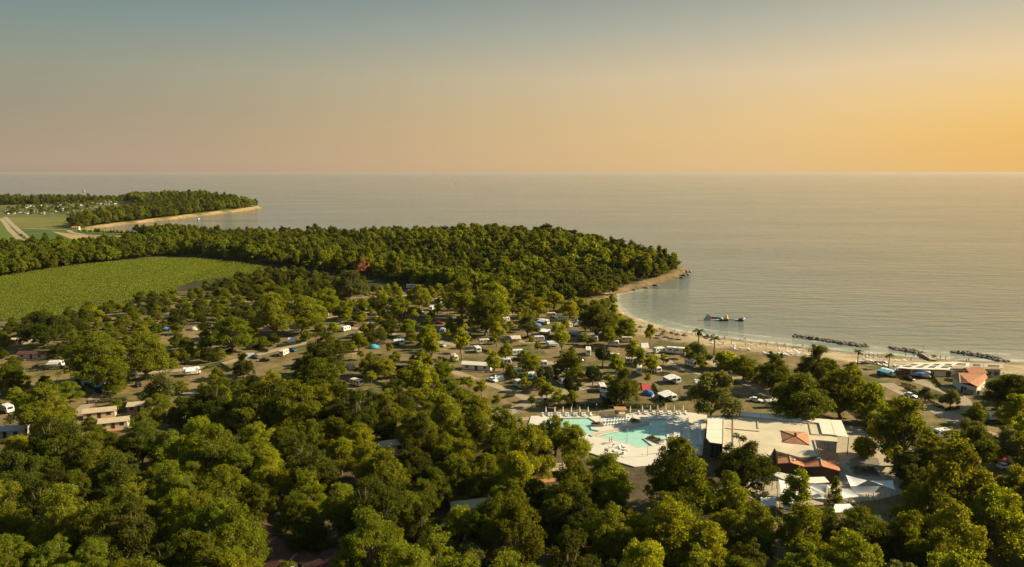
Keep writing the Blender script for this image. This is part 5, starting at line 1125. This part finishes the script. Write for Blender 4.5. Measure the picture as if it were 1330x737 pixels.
# ------------------------------------------------------------------ trees of the camp
G_OAK = 'large oaks of the near wood'
SPEC = [  # crown centre px, width px, kind, label
 (743,503,24,'ball','round clipped tree beside the pale camp road behind the pools'), (708,486,24,'ball','round headed tree beside the white pavilion tent'), (770,487,20,'ball','small dark tree beside the end on white caravan'), (783,463,21,'ball','clipped round tree beside the dark dome tent'),
 (738,462,50,'oak','big round oak in the middle of the camp'), (809,494,50,'oakd','big dark oak behind the pool hedge'), (775,403,58,'oakd','broad dark flat topped tree on the edge of the cove'), (845,431,17,'slim','slender tree standing alone at the back of the beach'), (812,424,27,'oak','round tree on the edge of the cove beach'), (790,431,27,'oakl','light green tree beside the cove caravans'),
 (929,507,80,'olive','large grey green tree beside the beach lane'), (905,455,38,'olive','grey green tree behind the large motorhome'), (943,467,30,'shrub','low dark bushes where the lane meets the beach'), (966,468,42,'oak','spreading tree over the yellow banners'), (1040,503,88,'oakd','largest dark oak behind the flat roofed building'), (1008,473,58,'oakd','dark oak between the beach and the banners'), (1062,462,58,'oakd','tall dark oak standing up against the sea'), (1052,445,30,'oak',None),
 (1095,500,72,'oak',None), (1130,512,60,'oak',None), (1160,508,52,'oakd',None), (1172,548,95,'oak','broad oak overhanging the paved square'), (1130,540,60,'oak',None), (1235,514,30,'olive','small pale round tree in the bend of the bare lane'), (1203,511,22,'olive','small bush like tree beside the hedges of the bare lane'),
 (1318,492,75,'oakd','tall dark oak beside the red roofed house'), (1340,510,60,'oakd',None), (1270,530,34,'oak','round bush like tree beside the right hand caravan'), (1325,535,60,'oak',None), (1260,560,44,'olive','loose pale tree between the right hand pitches'), (1215,590,60,'oak',None), (1245,622,120,'oak','broadest sunlit oak right of the paved square'), (1178,600,50,'oakd',None), (1310,575,44,'olive',None),
 (965,603,82,'oakd','dark oak in front of the flat roofed building'), (950,645,60,'oak',None), (1085,641,26,'cone','small yellow green conifer between the shade sails'), (1037,637,36,'slim','thin tree growing through the shade sails'), (746,574,48,'oakl','open crowned yellow green tree in front of the smaller pool'), (789,610,80,'oak',None), (880,615,105,'oak',None), (722,560,50,'oakl','yellow green tree overhanging the end of the smaller pool'), (696,572,50,'oak',None), (655,560,60,'oak',None),
 (1122,692,90,'oakd',None), (1045,698,80,'oak',None), (1196,655,70,'oak',None), (985,690,70,'oak',None), (1240,690,95,'oak',None), (1180,700,80,'oak',None), (1292,668,95,'oakl',None), (1318,630,70,'oak',None), (1105,725,90,'oak',None), (784,412,26,'oakl',None), (760,415,22,'oak',None), (801,415,20,'oakl',None),
 (640,676,75,'oak',None), (598,680,64,'oakl',None), (738,645,74,'oak',None), (698,640,64,'oakd',None), (500,608,76,'oak',None), (306,700,96,'oak',None), (476,708,96,'oak',None), (300,745,84,'oakl',None), (400,690,60,'oakd',None), (375,765,90,'oak',None),
 (908,440,20,'palm','tall palm tree at the back of the bathing beach'), (928,447,18,'palm','shorter palm tree beside the beach boulders'), (1115,462,16,'palm','palm tree on the beach lawn near the yellow flag'), (1155,466,16,'palm','palm tree just left of the beach restaurant'),
 (470,347,26,'rust','tree with rust red leaves at the woodland edge'), (543,375,40,'oak','tall oak at the foot of the woodland beside a motorhome'), (600,375,60,'oak',None), (640,385,60,'oakl',None), (630,398,60,'oak',None), (505,415,30,'oakd','dark round tree beside the long white bungalow'), (483,425,36,'oakd','dark tree between the white caravan and the pale road'), (420,450,70,'oakd','big dark oak standing over the upper lane'), (415,480,80,'oak',None), (345,505,90,'oakd',None), (380,520,90,'oak',None), (315,470,34,'oakd','dark round tree beside the upper hedges'),
 (55,410,70,'oakd',None), (10,440,50,'oakd',None), (70,430,80,'oakd',None), (120,450,90,'oak','spreading oak with its forked trunk showing over the road'), (185,445,75,'oak',None), (245,450,60,'oak',None), (150,490,34,'oakl','bright green tree beside the caravan with a blue awning'), (55,515,80,'oak',None), (205,500,50,'olive',None), (10,480,50,'oak',None), (85,500,40,'oak',None), (235,525,50,'oakd',None), (275,520,70,'oakd',None), (350,430,60,'oak',None), (300,420,60,'oak',None), (390,395,60,'oak',None), (355,400,60,'oak',None), (425,385,40,'oakl','yellow green tree beside the sunlit lane'), (455,365,50,'olive',None), (410,400,36,'oakl',None),
 (603,460,36,'oakl',None), (640,470,22,'slim',None), (657,455,18,'slim',None), (600,440,26,'slim',None), (665,480,20,'oak',None), (620,520,50,'oak',None), (590,500,50,'oak',None), (545,485,30,'slim','slender yellow green tree beside the stepped hedges'), (562,490,20,'slim',None), (530,420,26,'oakl',None), (556,430,30,'oakl',None), (560,450,24,'slim',None), (500,470,34,'oakl',None), (480,465,36,'oakl',None), (686,420,34,'olive','rounded grey green tree beside the white dome tent'), (692,465,40,'oakl',None), (728,440,24,'slim',None), (800,470,22,'slim',None), (822,455,20,'slim',None), (832,465,18,'slim',None), (846,468,20,'slim',None), (862,490,30,'olive',None), (850,470,16,'slim',None), (645,430,20,'slim',None), (655,430,30,'oak',None), (740,395,30,'oakl',None), (720,385,30,'oakl',None), (700,395,26,'oakl',None), (490,390,30,'oakd',None), (520,392,36,'oak',None), (570,410,40,'oak',None)]
NOUN = dict(oak='mid green oak', oakd='dark holm oak', oakl='yellow green linden', slim='slender young ash', olive='grey green olive')
for w_, px, py in [('large flat roofed building', 1000, 560), ('curved white canopy', 1040, 622), ('smaller turquoise pool', 745, 550), ('beach restaurant', 1225, 478), ('red roofed house', 1256, 495), ('stone bed of green plants', 1123, 614)]: LM[w_] = [tuple(G(px, py)[:2])]
DEF = {'oak': ('mid green oak in the thick of the camp trees', 'oaks of the camp'), 'oakd': ('dark holm oak in the thick of the camp trees', 'dark oaks of the camp'), 'oakl': ('yellow green oak in the thick of the camp trees', 'yellow green trees of the camp'), 'slim': ('slender young ash on an empty camp pitch', 'slender trees of the camp'), 'olive': ('grey green olive in the thick of the camp trees', 'grey green trees of the camp')}
for px, py, wp, kind, lab in SPEC:
    p, s_ = crown_at(px, py, wp, kind)
    if not lab and kind != 'slim' and 400 < py < 560 and blocked(p.x, p.y, s_ * .85, kind): continue
    TREES.append((p.x, p.y, KW[kind][0] * s_ / 2))
    sc_ = (s_, s_, s_); d_ = DEF.get(kind)
    p.z = gpt(*P(p.x, p.y, GZ)[:2]).z if kind == 'palm' else GZ
    if not lab: d_ = near_label(p.x, p.y, NOUN[kind], d_)
    ZS[0] = .84 if py < 560 and kind.startswith('oak') else 1.0
    tree(kind, p, s_, lab or d_[0], None if lab else d_[1], 'bush' if kind == 'shrub' else 'tree')
def onroad(x, y, m=1.0):
    for wp, wd in ROADW:
        if distpoly(np.array([x]), np.array([y]), wp, False)[0] < wd/2 + m: return True
    return False
NOTREE = [deck_poly, [tuple((Vector(p) + bo)[:2]) for p in roof], pxpoly([(1040,560),(1100,553),(1118,556),(1148,585),(1175,615),(1180,640),(1140,650),(1090,655),(985,650),(985,600)]), pxpoly([(915,535),(1105,545),(1105,570),(915,580)], ZR)]
def fill(poly_px, gap, kinds, smin, smax, prob, labels, zc=6.5, rmin=.62):
    poly = [tuple(G(x, y, zc)[:2]) for x, y in poly_px]; xs = [p[0] for p in poly]; ys = [p[1] for p in poly]; cand = []
    row = 0; y = min(ys)
    while y < max(ys):
        x = min(xs) + (row % 2) * gap / 2
        while x < max(xs):
            cand.append((x + random.uniform(-.38, .38) * gap, y + random.uniform(-.38, .38) * gap)); x += gap
        y += gap * .87; row += 1
    ok = inpoly([c[0] for c in cand], [c[1] for c in cand], poly); k_ = 0
    for (x, y), f in zip(cand, ok):
        if not f or random.random() > prob: continue
        cx_, cy_, f_ = P(x, y, GZ + 8)
        if cx_ < -75 or cx_ > 1405 or cy_ > 805: continue
        kind = random.choices([q[0] for q in kinds], [q[1] for q in kinds])[0]; s_ = random.uniform(smin, smax) * (1 if kind not in ('slim', 'olive') else 1.05); rr = KW[kind][0] * s_ / 2
        if any((x-a) ** 2 + (y-b1) ** 2 < (rmin * (rr + c)) ** 2 for a, b1, c in TREES): continue
        if any((x-a) ** 2 + (y-b1) ** 2 < (c + .8) ** 2 for a, b1, c in OCC) or onroad(x, y, .3): continue
        if any(inpoly(np.array([x]), np.array([y]), q)[0] for q in NOTREE) or blocked(x, y, s_, kind): continue
        TREES.append((x, y, rr)); lab, grp = near_label(x, y, NOUN[kind], labels.get(kind, DEF.get(kind))); tree(kind, (x, y, GZ), s_, lab, grp); k_ += 1
    return k_
ZS[0] = 1.0
NEAR = {'oak': ('large mid green oak in the near wood in front of the pools', 'mid green oaks of the near wood'), 'oakd': ('large dark holm oak in the near wood in front of the pools', 'dark oaks of the near wood'), 'oakl': ('large yellow green oak in the near wood in front of the pools', 'yellow green oaks of the near wood'), 'olive': ('grey green olive in the near wood in front of the pools', 'grey green trees of the near wood')}
n1 = fill([(-90,600),(60,585),(150,560),(215,545),(330,510),(420,480),(470,515),(540,535),(600,550),(690,575),(740,600),(830,625),(900,625),(960,640),(1000,670),(1090,680),(1160,655),(1200,600),(1240,570),(1420,570),(1420,850),(-90,850)], 7.6, [('oak', 5), ('oakd', 2), ('oakl', 1.8), ('olive', .6)], .72, 1.3, .97, NEAR, rmin=.5)
ZS[0] = .78
n2 = fill([(-60,425),(100,400),(230,375),(330,360),(440,375),(455,420),(430,470),(340,505),(220,540),(100,575),(-60,590)], 9.0, [('oak', 4), ('oakd', 2.0), ('oakl', 1.4), ('olive', 1.4), ('slim', .5)], .45, .85, .9, {}, rmin=.64)
n6 = fill([(250,374),(300,360),(360,347),(480,363),(450,388),(330,376)], 7, [('oak', 3), ('oakd', 2), ('olive', 1)], .5, .75, .95, {}, rmin=.6)
n7 = fill([(765,393),(800,388),(800,410),(835,425),(820,432),(780,420)], 6.5, [('oak', 2), ('oakl', 2), ('slim', 1)], .5, .75, .9, {}, rmin=.6)
n3 = fill([(440,378),(560,365),(720,385),(790,395),(800,420),(900,450),(930,490),(900,520),(700,520),(600,560),(470,510),(440,450)], 6.9, [('slim', 5), ('olive', .9), ('oakl', .7)], .6, 1.05, .95, {}, rmin=.7)
n4 = fill([(1065,470),(1100,478),(1160,490),(1190,545),(1180,590),(1130,560),(1040,520),(1000,500),(960,468)], 9, [('oak', 3), ('oakd', 1.5)], .5, .8, .8, {}, rmin=.7)
n5 = fill([(1265,500),(1420,480),(1420,590),(1300,590)], 9, [('oak', 3), ('oakd', 2), ('olive', 1)], .5, .85, .7, {}, rmin=.7)
ZS[0] = 1.0
print('TREES', n1, n2, n3, n4, n5, TREEN[0])

# ------------------------------------------------------------------ woodland on the headland and the far spit
def jgrid(x0, x1, y0, y1, gap, seed):
    g = np.random.default_rng(seed); xs = np.arange(x0, x1, gap); ys = np.arange(y0, y1, gap * .87); A, B = np.meshgrid(xs, ys); A = A + (np.arange(len(ys)) % 2)[:, None] * gap/2
    A = A + g.uniform(-.4, .4, A.shape) * gap; B = B + g.uniform(-.4, .4, A.shape) * gap; return A.ravel(), B.ravel(), g
front = pxpoly([(800,383),(770,388),(735,392),(690,396),(640,384),(600,380),(560,377),(500,366),(440,358),(400,354),(352,345),(300,337),(250,333.5),(195,334),(100,345),(50,353),(0,361),(-120,370)])
backp = pxpoly([(-120,338),(50,329),(100,321),(150,317),(200,312.5)]) + hidden[::-1] + coast[:-7:-1]
wpoly = front + backp
A, B, g = jgrid(-620, 180, 380, 960, 6.9, 5); ok = inpoly(A, B, wpoly) & (sdf(A, B) > np.where((B > 500) & (A > 95), 7.0, 1.8))
A, B = A[ok], B[ok]
clear_ = pxpoly([(812,372),(845,362),(862,364),(850,372),(820,378)]); ok = ~inpoly(A, B, clear_); A, B = A[ok], B[ok]
Hh = height(A, B); patch = vnoise(A, B, .03) + vnoise(A, B, .011, 2) * .8
scl = g.uniform(.62, 1.28, len(A)) * (1 + .24 * np.clip(patch, -1, 1)); dk = (g.uniform(size=len(A)) < (.12 + .5 * (patch < -.5) + .45 * (sdf(A, B) < 40)))
order = np.argsort(B)
def EDGE(x): return 'in the belt bordering the vineyard' if x < -175 else 'at the woodland edge above the upper camp lane' if x < -40 else 'at the woodland edge above the cove'
for i in order[:300]:
    tree('woodd' if dk[i] else 'wood', (A[i], B[i], Hh[i]), scl[i], ('dark' if dk[i] else 'green') + ' leafy tree ' + EDGE(A[i]), ('dark' if dk[i] else 'green') + ' trees ' + EDGE(A[i]))
def scatter(name, pts, rot, sca, var, protos, label, cat):
    me_ = bpy.data.meshes.new(name); me_.from_pydata([tuple(p) for p in pts], [], [])
    for nm, arr, ty in (('rot', rot, 'FLOAT'), ('sca', sca, 'FLOAT_VECTOR'), ('var', var, 'INT')):
        a_ = me_.attributes.new(nm, ty, 'POINT')
        if ty == 'FLOAT_VECTOR':
            gg = np.random.default_rng(len(arr)); arr = np.asarray(arr)[:, None] * np.stack([gg.uniform(.85, 1.2, len(arr)), gg.uniform(.85, 1.2, len(arr)), gg.uniform(.75, 1.45, len(arr))], 1)
            a_.data.foreach_set('vector', arr.astype(np.float32).ravel()); continue
        a_.data.foreach_set('value', np.asarray(arr, np.float32 if ty == 'FLOAT' else np.int32))
    o = obj(name, me_); ng = bpy.data.node_groups.new(name, 'GeometryNodeTree'); ng.interface.new_socket('Geometry', in_out='INPUT', socket_type='NodeSocketGeometry'); ng.interface.new_socket('Geometry', in_out='OUTPUT', socket_type='NodeSocketGeometry')
    n_ = ng.nodes.new; l_ = ng.links.new; gi = n_('NodeGroupInput'); go = n_('NodeGroupOutput'); ip = n_('GeometryNodeInstanceOnPoints'); jn = n_('GeometryNodeGeometryToInstance')
    for pr_ in protos:
        oi = n_('GeometryNodeObjectInfo'); oi.inputs['Object'].default_value = pr_; oi.inputs['As Instance'].default_value = True; oi.transform_space = 'ORIGINAL'
        l_(oi.outputs['Geometry'], jn.inputs[0])
    def na(nm, ty):
        q = n_('GeometryNodeInputNamedAttribute'); q.data_type = ty; q.inputs[0].default_value = nm; return q.outputs[0]
    jj = n_('GeometryNodeJoinGeometry')
    for lk in list(ng.links): ng.links.remove(lk)
    for nd in [q for q in ng.nodes if q.bl_idname == 'GeometryNodeObjectInfo']: l_(nd.outputs['Geometry'], jj.inputs[0])
    ng.nodes.remove(jn)
    cx = n_('ShaderNodeCombineXYZ'); l_(na('rot', 'FLOAT'), cx.inputs[2])
    l_(gi.outputs[0], ip.inputs['Points']); l_(jj.outputs[0], ip.inputs['Instance']); ip.inputs['Pick Instance'].default_value = True; l_(na('var', 'INT'), ip.inputs['Instance Index']); l_(cx.outputs[0], ip.inputs['Rotation']); l_(na('sca', 'FLOAT_VECTOR'), ip.inputs['Scale']); l_(ip.outputs[0], go.inputs[0])
    md = o.modifiers.new('scatter', 'NODES'); md.node_group = ng
    return tag(o, label, cat, None, 'stuff')
def crown_of(key): return next(c for c in PROTO[key].children if c.name.startswith('crown'))
rest = order[300:]
lp = [crown_of(k) for k in sorted(PROTO) if k in ('wood0','wood1','wood2','wood3','wood4')]; dp = [crown_of(k) for k in sorted(PROTO) if k in ('woodd0','woodd1')]
for sel, pr_, nm, lab in ((rest[~dk[rest]], lp, 'headland_woodland', 'dense green woodland covering the headland'), (rest[dk[rest]], dp, 'headland_dark_woodland', 'darker trees mixed through the headland woodland')):
    scatter(nm, np.stack([A[sel], B[sel], Hh[sel]], 1), g.uniform(0, 6.28, len(sel)), scl[sel], g.integers(0, len(pr_), len(sel)), pr_, lab, 'woodland')
# skyline pines, cypresses, villas
for k, px in enumerate([560,568,577,588,598,612,622,634,646,655,663,672,700,708,716,726,734,742,750,758,770,803,822]):
    yy = 715 - max(0, px - 745) * 1.3 + random.uniform(-8, 8); f = yy + 10; x = (px - 665) / FPX * f
    tree('pine', (x, yy, ground_z(x, yy)), (1.2 if px < 700 or px > 760 else 1.45) * random.uniform(.85, 1.1), 'dark umbrella pine standing up along the headland skyline', 'pines along the headland skyline')
for px, yy, s_ in [(474,760,1.0),(470,762,.85),(692,710,.95),(676,712,.8)]:
    x = (px - 665) / FPX * (yy + 10); tree('cypress', (x, yy, ground_z(x, yy)), s_, 'thin dark cypress pointing above the headland wood', 'cypresses above the headland wood')
for px, yy, lab in [(709,705,'white villa just showing between the skyline pines'), (512,745,'red roofed villa just showing above the headland wood')]:
    x = (px - 665) / FPX * (yy + 10); place('villa', make_bungalow('wall_white', 'tile', 10), (x, yy, ground_z(x, yy)), R(20), (1.2, 1.2, 3.4), lab, 'villa')
# far spit
A, B, g = jgrid(-1700, -480, 940, 2050, 11, 9); d = sdf(A, B)
camp = pxpoly([(-60,283),(20,281),(125,281.5),(165,280),(178,273),(150,264.5),(40,265),(-60,268)], 4); fields = pxpoly([(-200,330),(200,330),(175,306),(104,300),(92,294),(112,288),(124,281),(-200,281)])
ok = inpoly(A, B, LAND) & (d > 7) & ~inpoly(A, B, camp) & ~inpoly(A, B, fields) & (B > 950) & ((A > -1100) | (B > 1500)); A, B = A[ok], B[ok]; Hh = height(A, B)
dk2 = g.uniform(size=len(A)) < .45
for m_, pr_, nm, lab in ((~dk2, lp, 'far_woodland', 'distant woodland on the spit across the bay'), (dk2, dp, 'far_dark_woodland', 'darker distant trees on the spit across the bay')):
    scatter(nm, np.stack([A[m_], B[m_], Hh[m_]], 1), g.uniform(0, 6.28, m_.sum()), g.uniform(1.2, 1.75, m_.sum()), g.integers(0, len(pr_), m_.sum()), pr_, lab, 'woodland')
# distant camp on the spit
def make_tiny(mat):
    def mk(): return MB().side(prof_caravan(6.5), -1.3, 1.3, .05).build('distant_caravan', M[mat])
    return mk
A, B, g = jgrid(-1250, -850, 1300, 1800, 13, 12); ok = inpoly(A, B, pxpoly([(5,280.5),(120,280.5),(168,277),(162,266),(60,267.5),(5,274)], 4)); A, B = A[ok], B[ok]
pk = g.permutation(len(A))
for j, i in enumerate(pk[:200]):
    mt = ('grey', 'stone', 'darkgrey', 'rock')[j % 4]; place('tiny' + mt, make_tiny(mt), (A[i], B[i], ground_z(A[i], B[i])), g.uniform(0, 3.14), .95, 'distant %s caravan in the packed camp on the spit' % dict(grey='pale grey', stone='tan', darkgrey='dark grey', rock='brown')[mt], 'caravan', 'distant %s caravans on the spit' % dict(grey='pale grey', stone='tan', darkgrey='dark grey', rock='brown')[mt])
sel = pk[200:330]
if len(sel): scatter('distant_camp_trees', np.stack([A[sel], B[sel], height(A[sel], B[sel])], 1), g.uniform(0, 6, len(sel)), g.uniform(.6, .9, len(sel)), g.integers(0, len(lp), len(sel)), lp, 'small trees scattered through the distant camp', 'trees')
for px, py, lab in [(75.5,267.5,'pale tall house on the edge of the distant camp'), (88,267,'wider pale house beside the tall one at the distant camp')]:
    p = G(px, py, 5); place('farhouse', make_bungalow('wall_white', 'tile', 14), (p.x, p.y, 3), R(5), (1.4 if px > 80 else .9, 2, 3), lab, 'house')
p = G(99, 299); place('shorehouse', make_bungalow('wall_white', 'tile', 9), p, R(10), (1, 1.2, 1.6), 'small white house where the track meets the far beach', 'house')
# shoreline bushes along the bay road
for k in range(26):
    px = 104 + k * 3.8 + random.uniform(-1.5, 1.5); py = 302 + k * .18; p = G(px, py); tree('wood', (p.x, p.y, ground_z(p.x, p.y)), random.uniform(.4, .65), 'low shore tree beside the road round the bay', 'shore trees along the bay road')
p = G(36, 317)
for k in range(5): tree('wood', G(28 + k*4, 308 + k*2.5), random.uniform(.25, .5), 'small bush beside the dirt track between the fields', 'bushes along the dirt track', 'bush')

# ------------------------------------------------------------------ vineyard
vp = pxpoly([(-70,371),(0,361),(60,351),(125,343),(195,337),(250,336.5),(320,343),(352,350),(330,358),(250,368),(200,385),(160,400),(100,412),(60,416),(-70,420)])
sheet('vineyard_ground', vp, 'vinesoil', z=GZ + .01)
th = R(78); c_, s_ = math.cos(th), math.sin(th); g = np.random.default_rng(3)
u = np.arange(-700, 700, 1.0); v_ = np.arange(-700, 700, 3.3); U, V_ = np.meshgrid(u, v_); U = U + g.uniform(-.3, .3, U.shape); V_ = V_ + g.uniform(-.25, .25, U.shape)
Xv, Yv = (-260 + U * c_ - V_ * s_).ravel(), (480 + U * s_ + V_ * c_).ravel(); ok = inpoly(Xv, Yv, vp); Xv, Yv = Xv[ok], Yv[ok]
cent = np.stack([Xv, Yv, GZ + g.uniform(.7, 1.5, len(Xv))], 1)
v, q = leaf_cloud(cent, g.uniform(.4, .85, len(Xv)), 10, .62, 4, up=.3)
o = obj('vineyard_rows', np_mesh('vineyard_rows', v, q, M['vine'])); tag(o, 'close planted rows of bright green vines filling the field', 'vineyard', None, 'stuff')
print('vine quads', len(q))

# ------------------------------------------------------------------ haze
mh = bpy.data.materials.new('haze'); mh.use_nodes = True; t = mh.node_tree; t.nodes.remove(t.nodes['Principled BSDF'])
pv = t.nodes.new('ShaderNodeVolumePrincipled'); pv.inputs['Color'].default_value = (.62, .57, .53, 1); pv.inputs['Density'].default_value = 2.4e-5; pv.inputs['Anisotropy'].default_value = .2
t.links.new(pv.outputs[0], t.nodes['Material Output'].inputs['Volume'])
hz = MB().box(-205000, 205000, -3000, 205000, -4.2, 84).build('haze', mh); tag(hz, 'thin warm evening haze over the sea and the land', None, None, 'stuff')
